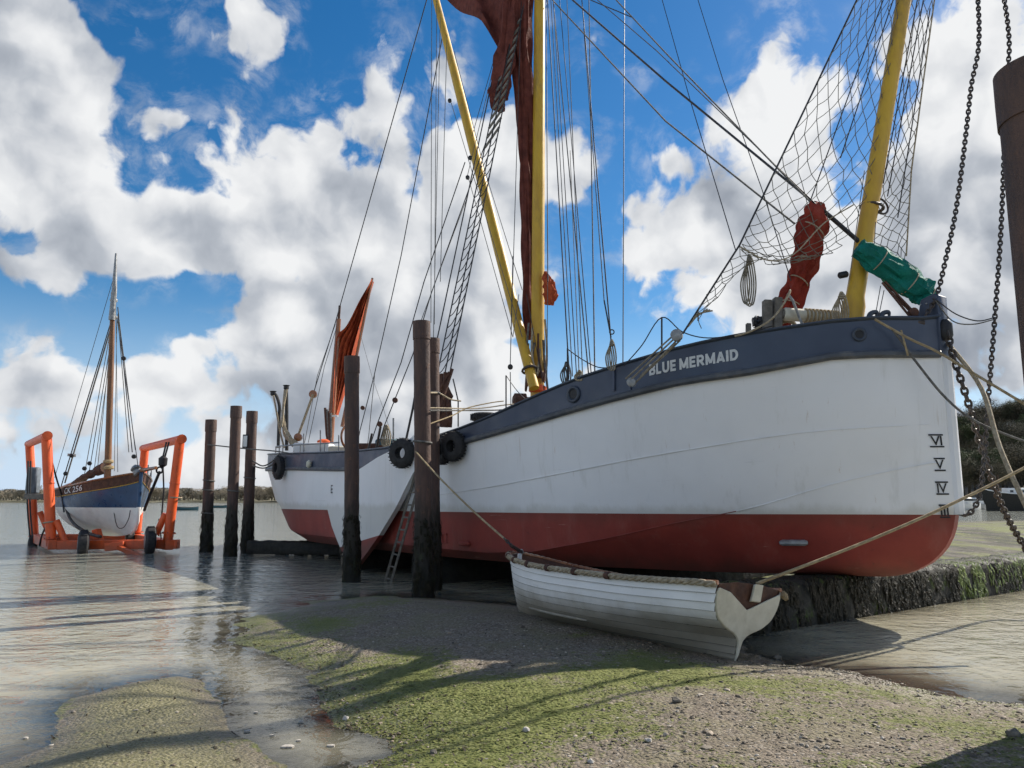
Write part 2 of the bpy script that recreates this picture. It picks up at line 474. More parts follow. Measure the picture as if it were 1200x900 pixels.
# beyond the picture (behind and beside the camera): broken cloud, brightened below as fill light
away = math_(nt, 'MULTIPLY', ramp(nt, math_(nt, 'ABSOLUTE', az), 3.6, 5.2, 0, 1), ramp(nt, el, 5.2, 3.2))
bnoise = ramp(nt, noise(nt, P0, .55, 3), .45, .70, .0, 1.15)
tot = math_(nt, 'MAXIMUM', tot, math_(nt, 'MULTIPLY', away, bnoise))
over = math_(nt, 'MULTIPLY', ramp(nt, el, 4.2, 5.4), ramp(nt, noise(nt, P0, .5, 3), .52, .72, 0, .40))
tot = math_(nt, 'MAXIMUM', tot, over)
PN = warp(P0, 2.2, .22, 4)
def cumul(vec):
    a = noise(nt, vec, 1.15, 7, .55, .1)
    v = N(nt, "ShaderNodeTexVoronoi", feature='SMOOTH_F1', voronoi_dimensions='2D'); v.inputs["Scale"].default_value = 2.5; v.inputs["Detail"].default_value = 1.5
    v.inputs["Roughness"].default_value = .55; v.inputs["Smoothness"].default_value = .6
    L(vec, v.inputs["Vector"])
    return math_(nt, 'ADD', math_(nt, 'MULTIPLY', math_(nt, 'SUBTRACT', a, .5), 1.25),
                 math_(nt, 'MULTIPLY', math_(nt, 'SUBTRACT', .55, v.outputs["Distance"]), .34))
d0 = cumul(PN)
e0, e1 = noise(nt, PN, 2.6, 4, .55), noise(nt, vadd(PN, (.09, .11, 0)), 2.6, 4, .55)
dens = math_(nt, 'ADD', tot, d0)
cover = ramp(nt, dens, .125, .26)
wisp = math_(nt, "MULTIPLY", ramp(nt, dens, -.15, .25), ramp(nt, noise(nt, scaled(nt, PW, (1, 1.6, 1)), 2.6, 6, .65), .42, .75, 0, .45))
cover = math_(nt, 'MAXIMUM', cover, wisp)
thick = ramp(nt, math_(nt, 'ADD', tot, math_(nt, 'MULTIPLY', d0, .35)), .25, 1.15)
sh0, sh1 = noise(nt, PN, 1.25, 3, .5), noise(nt, vadd(PN, (.16, .20, 0)), 1.25, 3, .5)
emb = math_(nt, 'ADD', math_(nt, 'MULTIPLY', math_(nt, 'SUBTRACT', sh0, sh1), 1.35), math_(nt, 'MULTIPLY', math_(nt, 'SUBTRACT', e0, e1), .5))
low = noise(nt, vadd(PW, (3.1, 7.7, 0)), .8, 4, .5)
light = math_(nt, 'ADD', math_(nt, 'MULTIPLY_ADD', emb, 1.05, .74),
        math_(nt, 'ADD', math_(nt, 'MULTIPLY', lit, .40), math_(nt, 'MULTIPLY', thick, -.47)))
light = math_(nt, 'ADD', light, math_(nt, 'MULTIPLY', math_(nt, 'SUBTRACT', low, .5), .62))
# the thick grey deck low on the right
ga, ge = azel(1110, 330); gra = abs(azel(1300, 330)[0] - ga); gre = abs(azel(1110, 120)[1] - ge)
n = N(nt, "ShaderNodeVectorMath", operation='MULTIPLY_ADD'); L(PW, n.inputs[0])
n.inputs[1].default_value = (1 / gra, 1 / gre, 0); n.inputs[2].default_value = (-ga / gra, -ge / gre, 0)
ln = N(nt, "ShaderNodeVectorMath", operation='LENGTH'); L(n.outputs[0], ln.inputs[0])
light = math_(nt, 'ADD', light, ramp(nt, ln.outputs["Value"], 1.25, .3, 0, -.34))
# clouds nearer the sun glow
dt = N(nt, "ShaderNodeVectorMath", operation='DOT_PRODUCT'); L(tc, dt.inputs[0]); dt.inputs[1].default_value = SUN_DIR
glow = ramp(nt, dt.outputs["Value"], .72, 1.0)
light = math_(nt, 'ADD', light, math_(nt, 'MULTIPLY', glow, .22))
CB = 1 / .12
ccol = N(nt, "ShaderNodeValToRGB"); L(light, ccol.inputs[0])
cr = ccol.color_ramp; cr.interpolation = 'LINEAR'
cr.elements[0].position = .05; cr.elements[0].color = (.30, .335, .395, 1)
cr.elements[1].position = 1.0; cr.elements[1].color = (.90, .91, .92, 1)
e = cr.elements.new(.45); e.color = (.50, .535, .59, 1)
e = cr.elements.new(.72); e.color = (.73, .75, .78, 1)
cs = N(nt, "ShaderNodeVectorMath", operation='SCALE'); L(ccol.outputs[0], cs.inputs[0]); L(math_(nt, "MULTIPLY_ADD", away, CB * .50, CB * .755), cs.inputs["Scale"])  # unseen cloud outside the frame made brighter to fill the shaded hull
# sky colour: nishita, a little deeper in blue like a phone picture's
hs = N(nt, "ShaderNodeHueSaturation"); hs.inputs["Saturation"].default_value = 1.4; hs.inputs["Value"].default_value = .74
L(sky.outputs[0], hs.inputs["Color"])
low_haze = ramp(nt, el, .0, 1.5, .92, 0)
skyc = mixc(nt, low_haze, hs.outputs[0], tuple(c * CB for c in (.45, .57, .73)))
fin = mixc(nt, cover, skyc, cs.outputs[0])
L(fin, bg.inputs["Color"])

sd = bpy.data.lights.new("sun", 'SUN'); sun = bpy.data.objects.new("sun", sd); COL.objects.link(sun)
sd.energy = 5.0; sd.angle = R(.53); sd.color = (1, .93, .83)
sun.rotation_euler = (-SUN_DIR).to_track_quat('-Z', 'Y').to_euler()
sun.location = (20, 10, 30)

for n_ in W.node_tree.nodes:
    if n_.type == 'TEX_NOISE': n_.noise_dimensions = '2D'
W.cycles.sampling_method = 'MANUAL'; W.cycles.sample_map_resolution = 256
S.view_settings.view_transform = 'Standard'; S.view_settings.look = 'None'
S.view_settings.exposure = 0.62; S.view_settings.gamma = 1
S.view_settings.use_curve_mapping = False
S.render.engine = 'CYCLES'
S.cycles.use_denoising = True
S.cycles.use_adaptive_sampling = True; S.cycles.adaptive_threshold = .025; S.cycles.max_bounces = 4; S.cycles.transparent_max_bounces = 8
S.render.film_transparent = False
# ------------------------------------------------------------------ foreshore and water
def vnoise(x, y, seed, cell):
    g = np.random.default_rng(seed).random((257, 257))
    fx, fy = x / cell, y / cell
    ix, iy = np.floor(fx).astype(int), np.floor(fy).astype(int)
    tx, ty = fx - ix, fy - iy
    tx, ty = tx * tx * (3 - 2 * tx), ty * ty * (3 - 2 * ty)
    a = lambda i, j: g[i % 257, j % 257]
    return (a(ix, iy) * (1 - tx) + a(ix + 1, iy) * tx) * (1 - ty) + (a(ix, iy + 1) * (1 - tx) + a(ix + 1, iy + 1) * tx) * ty - .5

def fbm(x, y, seed, cell, octv=4):
    s, amp = 0, 1.0
    for k in range(octv):
        s = s + amp * vnoise(x + 13.7 * k, y - 7.1 * k, seed + k, cell / 2 ** k); amp *= .5
    return s

def sdist(px, py, poly):
    """signed distance, positive inside"""
    poly = np.array(poly); n = len(poly)
    d = np.full(px.shape, 1e9); inside = np.zeros(px.shape, bool)
    for i in range(n):
        (x1, y1), (x2, y2) = poly[i], poly[(i + 1) % n]
        ex, ey = x2 - x1, y2 - y1
        t = np.clip(((px - x1) * ex + (py - y1) * ey) / (ex * ex + ey * ey + 1e-12), 0, 1)
        d = np.minimum(d, np.hypot(px - x1 - t * ex, py - y1 - t * ey))
        c = (y1 > py) != (y2 > py)
        with np.errstate(divide='ignore', invalid='ignore'):
            xi = (x2 - x1) * (py - y1) / (y2 - y1 + 1e-12) + x1
        inside ^= c & (px < xi)
    return np.where(inside, d, -d)

g2 = lambda u, v: tuple(gnd(u, v)[:2])
BEACH = [g2(*p) for p in ((262, 733), (290, 752), (318, 770), (345, 788), (366, 806), (382, 828), (398, 850), (448, 864), (440, 884), (395, 905))] + \
        [(-1.2, 3.6), (-2.6, 1.0), (-9, -4), (-30, -20), (30, -20), (30, 3), (8.5, 5.0)] + \
        [g2(*p) for p in ((1210, 826), (1130, 818), (1060, 802), (1000, 790), (930, 777), (880, 765), (860, 745), (800, 725), (700, 712), (600, 708), (520, 702), (440, 698), (370, 705), (310, 720))]
BAR = [g2(*p) for p in ((68, 850), (100, 818), (140, 801), (220, 789), (243, 801), (262, 830), (292, 868), (322, 900), (300, 960), (0, 990), (-60, 930), (45, 876))]
MUD = [(3.0, 10.6), (9.7, 15.2), (13.5, 18), (40, 30), (90, 48), (80, 62), (40, 60), (18, 50), (8, 34), (4.2, 18)]

def height(x, y):
    j = .22 * fbm(x, y, 3, 1.3, 4) + .10 * fbm(x, y, 9, .35, 3)
    sb = sdist(x, y, BEACH) + j
    hb = np.where(sb > 0, .17 * (1 - np.exp(-np.clip(sb, 0, 99) / 1.3)) + .012 * sb, np.maximum(sb * .09, -.9))
    ss = sdist(x, y, BAR) + j * .5
    hs = np.where(ss > 0, .095 * (1 - np.exp(-np.clip(ss, 0, 99) / .5)), np.maximum(ss * .10, -.9))
    sm = sdist(x, y, MUD) + 3 * j
    hm = np.where(sm > 0, .40 * (1 - np.exp(-np.clip(sm, 0, 99) / 5.0)), np.maximum(sm * .10, -.9))
    h = np.maximum(np.maximum(hb, hs), hm)
    r = np.hypot(x, y)
    h = h + (.020 * fbm(x, y, 21, .30, 4) + .030 * fbm(x, y, 33, 1.1, 3)) * np.clip(1.4 - r / 60, 0, 1)
    # the bed falls away to the river channel, then rises under the far shore
    h = h - np.clip((y - 30) / 60, 0, 1) * np.where(sm > -4, 0, 1.2)
    return h, sb, ss, sm

def axis(lo, hi, step, far0, far1, n):
    mid = np.arange(lo, hi + 1e-6, step)
    a = lo - step * (np.geomspace(1, (lo - far0) / step, n)[::-1]); b = hi + step * np.geomspace(1, (far1 - hi) / step, n)
    return np.concatenate([a, mid, b])
gx = axis(-7.5, 9.0, .075, -2600, 2600, 46)
gy = axis(3.0, 14.5, .075, -120, 3000, 46)
GX, GY = np.meshgrid(gx, gy, indexing='ij')
H, SB, SS, SM = height(GX, GY)
nx, ny = len(gx), len(gy)
idx = np.arange(nx * ny).reshape(nx, ny)
QU = np.stack([idx[:-1, :-1], idx[1:, :-1], idx[1:, 1:], idx[:-1, 1:]], -1).reshape(-1, 4)

def grid_mesh(name, Z, quads, mat, attrs):
    me = bpy.data.meshes.new(name)
    me.from_pydata(np.stack([GX, GY, Z], -1).reshape(-1, 3).tolist(), [], quads.tolist())
    for k, a in attrs.items():
        at_ = me.attributes.new(k, 'FLOAT', 'POINT'); at_.data.foreach_set("value", a.reshape(-1).astype(np.float32))
    me.polygons.foreach_set("use_smooth", [True] * len(me.polygons))
    me.materials.append(mat)
    o = bpy.data.objects.new(name, me); COL.objects.link(o)
    return o

# how much green weed grows where: thickest along the water's edge on the left, streaks further up
def algae_at(x, y, sb, ss, sm):
    n = fbm(x, y, 51, 1.5, 5)
    edge = np.exp(-np.clip(sb, 0, 9) / 1.5)
    a = .45 + 1.05 * n + .42 * edge - .24 * np.clip((x - .2) / 2.0, 0, 1) * np.clip((7.5 - y) / 2, 0, 1)
    a = a - .75 * np.clip((y - 7.2 + .25 * x) / 1.6, 0, 1) * np.clip((x + 2.4) / 1.0, 0, 1)
    a = a + .38 * np.exp(-(((x - 1.1) / 1.5) ** 2 + ((y - 6.9) / .45) ** 2)) + .2 * np.exp(-(((x - 2.2) / .9) ** 2 + ((y - 5.6) / .5) ** 2))
    a = a + .3 * np.exp(-(((x + .9) / .9) ** 2 + ((y - 5.2) / .8) ** 2))
    a = np.where(ss > 0, .38 + .5 * n, a)
    a = np.where(sm > 0, .50 + 1.0 * n, a)
    return np.clip(a, 0, 1)
ALG = algae_at(GX, GY, SB, SS, SM)
SHELT = np.clip(np.maximum(np.exp(-np.clip(-SB, 0, 50) / 1.0), np.exp(-np.clip(-SS, 0, 50) / 1.2)), 0, 1)

def ground_mat():
    m, nt, b = new_mat("muddy_gravel_foreshore")
    p = wpos(nt)
    alg = N(nt, "ShaderNodeAttribute", attribute_name="algae").outputs["Fac"]
    hgt = N(nt, "ShaderNodeAttribute", attribute_name="ground_height").outputs["Fac"]
    bar = N(nt, "ShaderNodeAttribute", attribute_name="sand").outputs["Fac"]
    f1 = noise(nt, p, 26, 6, .7)
    vo = N(nt, "ShaderNodeTexVoronoi"); vo.inputs["Scale"].default_value = 38; nt.links.new(p, vo.inputs["Vector"])
    vc = N(nt, "ShaderNodeSeparateColor"); nt.links.new(vo.outputs["Color"], vc.inputs[0])
    grav = mixc(nt, vc.outputs[0], (.065, .05, .036), (.27, .22, .165))
    grav = mixc(nt, ramp(nt, vc.outputs[1], .80, .95), grav, (.36, .32, .27))
    grav = mixc(nt, ramp(nt, f1, .45, .7, 0, .7), grav, (.10, .085, .055))
    sand = mixc(nt, ramp(nt, noise(nt, p, 9, 7, .7), .3, .7), (.205, .185, .095), (.15, .14, .065))
    v2 = N(nt, "ShaderNodeTexVoronoi"); v2.inputs["Scale"].default_value = 88; nt.links.new(p, v2.inputs["Vector"])
    v2c = N(nt, "ShaderNodeSeparateColor"); nt.links.new(v2.outputs["Color"], v2c.inputs[0])
    grav = mixc(nt, .45, grav, mixc(nt, v2c.outputs[0], (.05, .04, .028), (.30, .25, .19)))
    sand = mixc(nt, ramp(nt, v2c.outputs[1], .45, .9, 0, .75), sand, (.08, .072, .036))
    sand = mixc(nt, ramp(nt, v2c.outputs[2], .8, .9, 0, .6), sand, (.30, .27, .19))
    c = mixc(nt, ramp(nt, noise(nt, p, 1.9, 5), .42, .62), grav, mixc(nt, .5, sand, grav))
    c = mixc(nt, bar, c, sand)
    gm = math_(nt, 'ADD', alg, math_(nt, 'MULTIPLY', math_(nt, 'SUBTRACT', noise(nt, p, 11, 8, .75), .5), 2.0))
    green = mixc(nt, ramp(nt, noise(nt, p, 5, 6, .7), .3, .7), (.115, .142, .021), (.178, .188, .048))
    green = mixc(nt, ramp(nt, noise(nt, p, 45, 4, .7), .45, .7, 0, .6), green, (.035, .042, .012))
    c = mixc(nt, ramp(nt, gm, .40, .72, 0, .88), c, green)
    # wet where the tide has just left
    mudm = N(nt, "ShaderNodeAttribute", attribute_name="mud").outputs["Fac"]
    mc = mixc(nt, ramp(nt, noise(nt, scaled(nt, p, (1, .4, 1)), .9, 6, .7), .38, .6), (.12, .105, .085), (.035, .034, .020))
    mc = mixc(nt, ramp(nt, noise(nt, scaled(nt, p, (1, .4, 1)), .7, 6, .7), .45, .57, 0, .85), mc, (.15, .165, .05))
    mc = mixc(nt, ramp(nt, noise(nt, p, 3.1, 4), .62, .7, 0, .8), mc, (.30, .28, .25))
    c = mixc(nt, mudm, c, mc)
    wet = ramp(nt, hgt, .0, .075, 1, 0)
    c = mixc(nt, wet, c, mixc(nt, .30, c, (.06, .05, .03)))
    nt.links.new(c, b.inputs["Base Color"])
    nt.links.new(ramp(nt, hgt, .0, .12, .32, .9), b.inputs["Roughness"])
    b.inputs["Specular IOR Level"].default_value = .3
    bp = N(nt, "ShaderNodeBump"); bp.inputs["Strength"].default_value = .8; bp.inputs["Distance"].default_value = .02
    hh = math_(nt, 'ADD', math_(nt, 'MULTIPLY', vo.outputs["Distance"], -.9), math_(nt, 'MULTIPLY', f1, .9))
    nt.links.new(hh, bp.inputs["Height"]); nt.links.new(bp.outputs[0], b.inputs["Normal"])
    return m

fore = grid_mesh("foreshore", H, QU, ground_mat(), {"algae": ALG, "ground_height": H, "sand": np.clip(SS * 4, 0, 1), "mud": np.clip(SM * 2, 0, 1)})
tag(fore, kind="structure")

def water_mat():
    m, nt, b = new_mat("estuary_water")
    nt.nodes.remove(b)
    out = [n for n in nt.nodes if n.type == 'OUTPUT_MATERIAL'][0]
    p = wpos(nt)
    dep = N(nt, "ShaderNodeAttribute", attribute_name="depth").outputs["Fac"]
    calm = N(nt, "ShaderNodeAttribute", attribute_name="calm").outputs["Fac"]
    w1 = noise(nt, scaled(nt, warp_(nt, p), (.9, 1.1, 1)), 1.9, 4, .5, .8)
    w2 = noise(nt, scaled(nt, p, (1, 1.1, 1)), 4.6, 3, .55, .9)
    w3 = noise(nt, scaled(nt, p, (.8, 1.0, 1)), .45, 3)
    amp = ramp(nt, calm, 0, 1, 1.0, .22)
    hh = math_(nt, 'MULTIPLY', math_(nt, 'ADD', math_(nt, 'MULTIPLY', w1, .75), math_(nt, 'ADD', math_(nt, 'MULTIPLY', w2, .42), math_(nt, 'MULTIPLY', w3, .6))), amp)
    bp = N(nt, "ShaderNodeBump"); bp.inputs["Strength"].default_value = 1.0; bp.inputs["Distance"].default_value = .05
    nt.links.new(hh, bp.inputs["Height"])
    fr = N(nt, "ShaderNodeFresnel"); fr.inputs["IOR"].default_value = 1.42; nt.links.new(bp.outputs[0], fr.inputs["Normal"])
    gl = N(nt, "ShaderNodeBsdfGlossy"); gl.inputs["Roughness"].default_value = .04; nt.links.new(bp.outputs[0], gl.inputs["Normal"])
    df = N(nt, "ShaderNodeBsdfDiffuse")
    nt.links.new(mixc(nt, ramp(nt, dep, .05, .9), (.37, .345, .255), (.275, .285, .24)), df.inputs["Color"])
    tr = N(nt, "ShaderNodeBsdfTransparent"); tr.inputs["Color"].default_value = (.94, .93, .90, 1)
    m1 = N(nt, "ShaderNodeMixShader"); nt.links.new(ramp(nt, dep, 0, .11, .08, .96, False), m1.inputs[0])
    nt.links.new(tr.outputs[0], m1.inputs[1]); nt.links.new(df.outputs[0], m1.inputs[2])
    m2 = N(nt, "ShaderNodeMixShader"); nt.links.new(fr.outputs[0], m2.inputs[0])
    nt.links.new(m1.outputs[0], m2.inputs[1]); nt.links.new(gl.outputs[0], m2.inputs[2])
    nt.links.new(m2.outputs[0], out.inputs["Surface"])
    return m

def warp_(nt, vec):
    n = N(nt, "ShaderNodeTexNoise"); n.inputs["Scale"].default_value = .6; nt.links.new(vec, n.inputs["Vector"])
    s = N(nt, "ShaderNodeVectorMath", operation='MULTIPLY_ADD'); nt.links.new(n.outputs["Color"], s.inputs[0])
    s.inputs[1].default_value = (.9, .9, 0); nt.links.new(vec, s.inputs[2])
    return s.outputs[0]

keep = (H.reshape(-1)[QU].min(axis=1) < .01)
water = grid_mesh("water", np.zeros_like(H), QU[keep], water_mat(), {"depth": np.clip(-H, 0, 2), "calm": SHELT})
tag(water, kind="structure")

def gh(x, y):
    return float(height(np.array([float(x)]), np.array([float(y)]))[0][0])

# ------------------------------------------------------------------ gravel, weed, stones
def scatter(n, x0, x1, y0, y1, dens):
    """random points nearer the camera more often; keeps those where dens > a random number"""
    y = y0 * (y1 / y0) ** rng.random(n); x = x0 + (x1 - x0) * rng.random(n)
    x = x * y / y1 + 0 * x
    h, sb, ss, sm = height(x, y)
    k = dens(x, y, h, sb, ss) > rng.random(n)
    return x[k], y[k], h[k], sb[k], ss[k]

OCT = np.array([(1, 0, 0), (-1, 0, 0), (0, 1, 0), (0, -1, 0), (0, 0, 1), (0, 0, -1)] +
               [(a, b_, c) for a in (-.62, .62) for b_ in (-.62, .62) for c in (-.62, .62)], float)
def hull_faces(pts):
    bm = bmesh.new()
    for q in pts: bm.verts.new(q)
    bmesh.ops.convex_hull(bm, input=bm.verts); bm.verts.index_update()
    f = [tuple(v.index for v in fc.verts) for fc in bm.faces]; bm.free(); return f
OCTF = np.array(hull_faces(OCT))

def stones_mesh(name, xs, ys, zs, size, mat):
    n = len(xs); k = len(OCT)
    sc = np.stack([size * (.7 + .6 * rng.random(n)), size * (.6 + .5 * rng.random(n)), size * (.35 + .35 * rng.random(n))], -1)
    an = rng.random(n) * 6.283
    v = OCT[None] * (1 + .3 * (rng.random((n, k, 1)) - .5)) * sc[:, None]
    ca, sa = np.cos(an)[:, None], np.sin(an)[:, None]
    X = v[..., 0] * ca - v[..., 1] * sa + xs[:, None]; Y = v[..., 0] * sa + v[..., 1] * ca + ys[:, None]
    Z = v[..., 2] + zs[:, None] + .15 * sc[:, 2:3]
    V = np.stack([X, Y, Z], -1).reshape(-1, 3)
    Fc = (OCTF[None] + (np.arange(n) * k)[:, None, None]).reshape(-1, 3)
    me = bpy.data.meshes.new(name); me.from_pydata(V.tolist(), [], Fc.tolist())
    at_ = me.attributes.new("tone", 'FLOAT', 'POINT'); at_.data.foreach_set("value", np.repeat(rng.random(n), k).astype(np.float32))
    me.polygons.foreach_set("use_smooth", [True] * len(me.polygons)); me.set_sharp_from_angle(angle=R(50))
    me.materials.append(mat)
    o = bpy.data.objects.new(name, me); COL.objects.link(o); return o

def pebble_mat():
    m, nt, b = new_mat("mixed_pebbles")
    t = N(nt, "ShaderNodeAttribute", attribute_name="tone").outputs["Fac"]
    r = N(nt, "ShaderNodeValToRGB"); nt.links.new(t, r.inputs[0])
    e = r.color_ramp.elements
    e[0].position = 0; e[0].color = (.06, .05, .04, 1); e[1].position = 1; e[1].color = (.46, .42, .36, 1)
    for q, c in ((.3, (.14, .11, .08)), (.55, (.21, .17, .12)), (.75, (.20, .19, .17)), (.9, (.30, .23, .16))):
        x = e.new(q); x.color = (*c, 1)
    p = wpos(nt)
    c = mixc(nt, ramp(nt, noise(nt, p, 60, 4), .4, .7, 0, .4), r.outputs[0], (.09, .08, .05))
    nt.links.new(c, b.inputs["Base Color"]); b.inputs["Roughness"].default_value = .75; b.inputs["Specular IOR Level"].default_value = .35
    return m
M['pebble'] = pebble_mat()

def d_grav(x, y, h, sb, ss):
    a = algae_at(x, y, sb, ss, np.full_like(x, -1.0))
    d = np.clip(1.0 - 1.1 * a, .06, 1) * np.clip(.45 + 1.3 * (fbm(x, y, 77, .9, 3) + .15) + .25 * (x > .3), .05, 1)
    d = np.maximum(d, .9 * np.exp(-np.clip(sb, 0, 9) / .25) * (y < 7.0) * (sb > -.1))
    return np.where((sb > -.12) & (h > -.02), d, np.where(ss > 0, .03, 0))
x, y, h, sb, ss = scatter(46000, -8.5, 8.5, 3.7, 9.5, d_grav)
gravel = stones_mesh("gravel", x, y, h, .004 + .013 * rng.random(len(x)) ** 3 + .018 * (rng.random(len(x)) < .012), M['pebble'])
tag(gravel, "loose grey and brown gravel over the muddy foreshore", "gravel", kind="stuff")

# flat washed stones in a ridge along the muddy pool on the right
def d_ridge(x, y, h, sb, ss): return np.where((sb > -.12) & (x > .9), 1.0 * np.exp(-np.clip(sb, 0, 9) / .28), 0)
x, y, h, sb, ss = scatter(9000, -8.5, 9.5, 4.0, 9.5, d_ridge)
tag(stones_mesh("shingle_ridge", x, y, h - .004, .010 + .022 * rng.random(len(x)) ** 2, M['pebble']), "washed shingle in a low ridge along the muddy pool", "shingle", kind="stuff")

# little tufts and rags of green weed lying on the mud
def tufts(n):
    def d(x, y, h, sb, ss):
        return np.where((sb > 0) | (ss > 0), np.clip(algae_at(x, y, sb, ss, np.full_like(x, -1.0)) - .32, 0, 1) * 1.2, 0)
    return scatter(n, -8.5, 8.5, 3.7, 10.5, d)
x, y, h, sb, ss = tufts(110000)
n = len(x); vs = np.zeros((n, 4, 3)); an = rng.random(n) * 6.283; l = .006 + .016 * rng.random(n) ** 2; w = .003 + .005 * rng.random(n)
cx, cy = np.cos(an), np.sin(an)
for k, (a, b_, zz) in enumerate(((-1, -1, 0), (1, -1, .35), (1, 1, .5), (-1, 1, .05))):
    vs[:, k, 0] = x + cx * l * a - cy * w * b_; vs[:, k, 1] = y + cy * l * a + cx * w * b_; vs[:, k, 2] = h + .002 + l * .5 * zz
me = bpy.data.meshes.new("green_weed"); me.from_pydata(vs.reshape(-1, 3).tolist(), [], np.arange(n * 4).reshape(-1, 4).tolist())
at_ = me.attributes.new("tone", 'FLOAT', 'POINT'); at_.data.foreach_set("value", np.repeat(rng.random(n), 4).astype(np.float32))
def tuft_mat():
    m, nt, b = new_mat("green_shore_weed")
    t = N(nt, "ShaderNodeAttribute", attribute_name="tone").outputs["Fac"]
    nt.links.new(mixc(nt, t, (.06, .078, .014), (.16, .165, .05)), b.inputs["Base Color"])
    b.inputs["Roughness"].default_value = .7; b.inputs["Specular IOR Level"].default_value = .2
    return m
me.materials.append(tuft_mat()); o = bpy.data.objects.new("green_weed", me); COL.objects.link(o)
tag(o, "green weed growing over the mud of the foreshore", "seaweed", kind="stuff")

# brown scraps of dead weed, thickest along the tide's edge
def d_scrap(x, y, h, sb, ss): return np.where(sb > -.05, .12 + .9 * np.exp(-np.clip(sb, 0, 9) / .22), np.where(ss > 0, .08, 0))
x, y, h, sb, ss = scatter(9000, -8.5, 8.5, 3.7, 10.5, d_scrap)
vs, fs = [], []
for px_, py_, pz_ in zip(x, y, h):
    a = random.random() * 6.28; l = random.uniform(.012, .05); w = random.uniform(.003, .007); bend = random.uniform(-.8, .8); o_ = len(vs)
    for k in range(4):
        q = l * (k - 1.5) / 1.5; aa = a + bend * k / 3
        vs += [(px_ + math.cos(aa) * q - math.sin(aa) * w * s_, py_ + math.sin(aa) * q + math.cos(aa) * w * s_, pz_ + .006 + .008 * math.sin(k * 1.7 + a)) for s_ in (-1, 1)]
    fs += [(o_ + 2 * k, o_ + 2 * k + 1, o_ + 2 * k + 3, o_ + 2 * k + 2) for k in range(3)]
tag(MB().add(vs, fs).build("weed_scraps", simple("dead_brown_weed", (.05, .035, .018), .7, (.025, .02, .01), 9, 0), smooth=0), "scraps of dead brown weed strewn over the foreshore", "seaweed", kind="stuff")

# the stones big enough to point at
M['stone'] = simple("grey_brown_stone", (.17, .15, .12), .8, (.10, .09, .07), 14, .6, 50, .3)
M['pale_stone'] = simple("pale_stone", (.45, .42, .37), .75, (.33, .30, .26), 14, .5, 50, .3)
def stone(u, v, r, mat, label):
    z = .15
    for _ in range(4):
        q = gnd(u, v, z); z = gh(q.x, q.y)
    bm = bmesh.new(); bmesh.ops.create_icosphere(bm, subdivisions=2, radius=1)
    rr = random.Random(u * 31 + v)
    ax = [Vector((rr.uniform(-1, 1), rr.uniform(-1, 1), rr.uniform(-1, 1))).normalized() for _ in range(9)]
    for p in bm.verts:
        for a in ax:
            dd = p.co.dot(a)
            if dd > .72: p.co -= a * (dd - .72)
        p.co = Vector((p.co.x * r, p.co.y * r * .8, p.co.z * r * .6 + r * .25))
    me = bpy.data.meshes.new("stone"); bm.to_mesh(me); bm.free(); me.materials.append(mat)
    o = bpy.data.objects.new("stone", me); o.location = (q.x, q.y, z); o.rotation_euler.z = rr.random() * 6; COL.objects.link(o)
    tag(o, label, "stone", "stones lying on the foreshore")
stone(911, 772, .055, M['stone'], "large dark stone just right of the foot of the dinghy's transom")
stone(793, 823, .052, M['stone'], "brown stone alone on the weed below the middle of the dinghy")
stone(616, 857, .035, M['pale_stone'], "pale stone on the green weed at the bottom of the beach")
stone(508, 883, .035, M['stone'], "grey stone on green weed close to the bottom edge, left of centre")
stone(692, 894, .030, M['pale_stone'], "small white stone at the very bottom of the beach")
stone(1188, 862, .06, M['stone'], "rounded stone inside the dark shadow at the lower right corner")
stone(760, 869, .03, M['pale_stone'], "pale flat stone in the bare gravel right of centre")
stone(405, 843, .035, M['pale_stone'], "white stone at the edge of the puddle by the sandbar")
stone(962, 769, .03, M['pale_stone'], "pale stone at the near edge of the muddy pool on the right")

# white shells and foam flecks in the pool between the bar and the beach
sh = []
for u, v, r in ((289, 857, .03), (337, 875, .045), (300, 835, .018), (352, 846, .02), (318, 862, .018), (388, 874, .03), (60, 874, .02), (30, 865, .018), (115, 867, .02), (350, 868, .02)):
    q = gnd(u, v, .004)
    b_ = MB(); k = 9
    ang = [6.283 * i / k for i in range(k)]
    rad = [r * random.uniform(.65, 1.1) for _ in range(k)]
    top = [q + Vector((math.cos(a) * R_, .7 * math.sin(a) * R_, .006)) for a, R_ in zip(ang, rad)]
    low = [p - Vector((0, 0, .012)) for p in top]
    b_.add(top + low + [q + Vector((0, 0, .010))], [(i, (i + 1) % k, 2 * k) for i in range(k)] + [(i, k + i, k + (i + 1) % k, (i + 1) % k) for i in range(k)])
    o = b_.build("foam_fleck", M['pale_stone'], origin=q)
    tag(o, "small pale fleck of foam floating on the still pool beside the sandbar", "foam", "foam flecks on the pool")

# ------------------------------------------------------------------ far shore, wooded hill
M['field'] = simple("pale_field_grass", (.20, .19, .13), .9, (.17, .16, .12), .02, 0, spec=.1, dirt=(.12, .10, .06))
M['hill'] = simple("woodland_floor", (.20, .175, .14), .95, (.22, .19, .15), .05, 0, spec=.1)
M['far_wood'] = simple("far_bare_wood", (.23, .195, .15), .95, (.18, .165, .12), .04, 0, spec=.05)  # lightened all over, the distance haze is put into the colour
M['twig'] = simple("bare_twigs", (.125, .11, .075), .9, (.09, .08, .052), .6, 0, spec=.1)
M['twig_green'] = simple("ivy_and_evergreen_leaves", (.07, .09, .04), .8, (.09, .10, .05), .6, 0, spec=.15)
M['bark'] = simple("grey_brown_bark", (.07, .06, .045), .9, (.045, .04, .03), 2, .3, 8, .1)

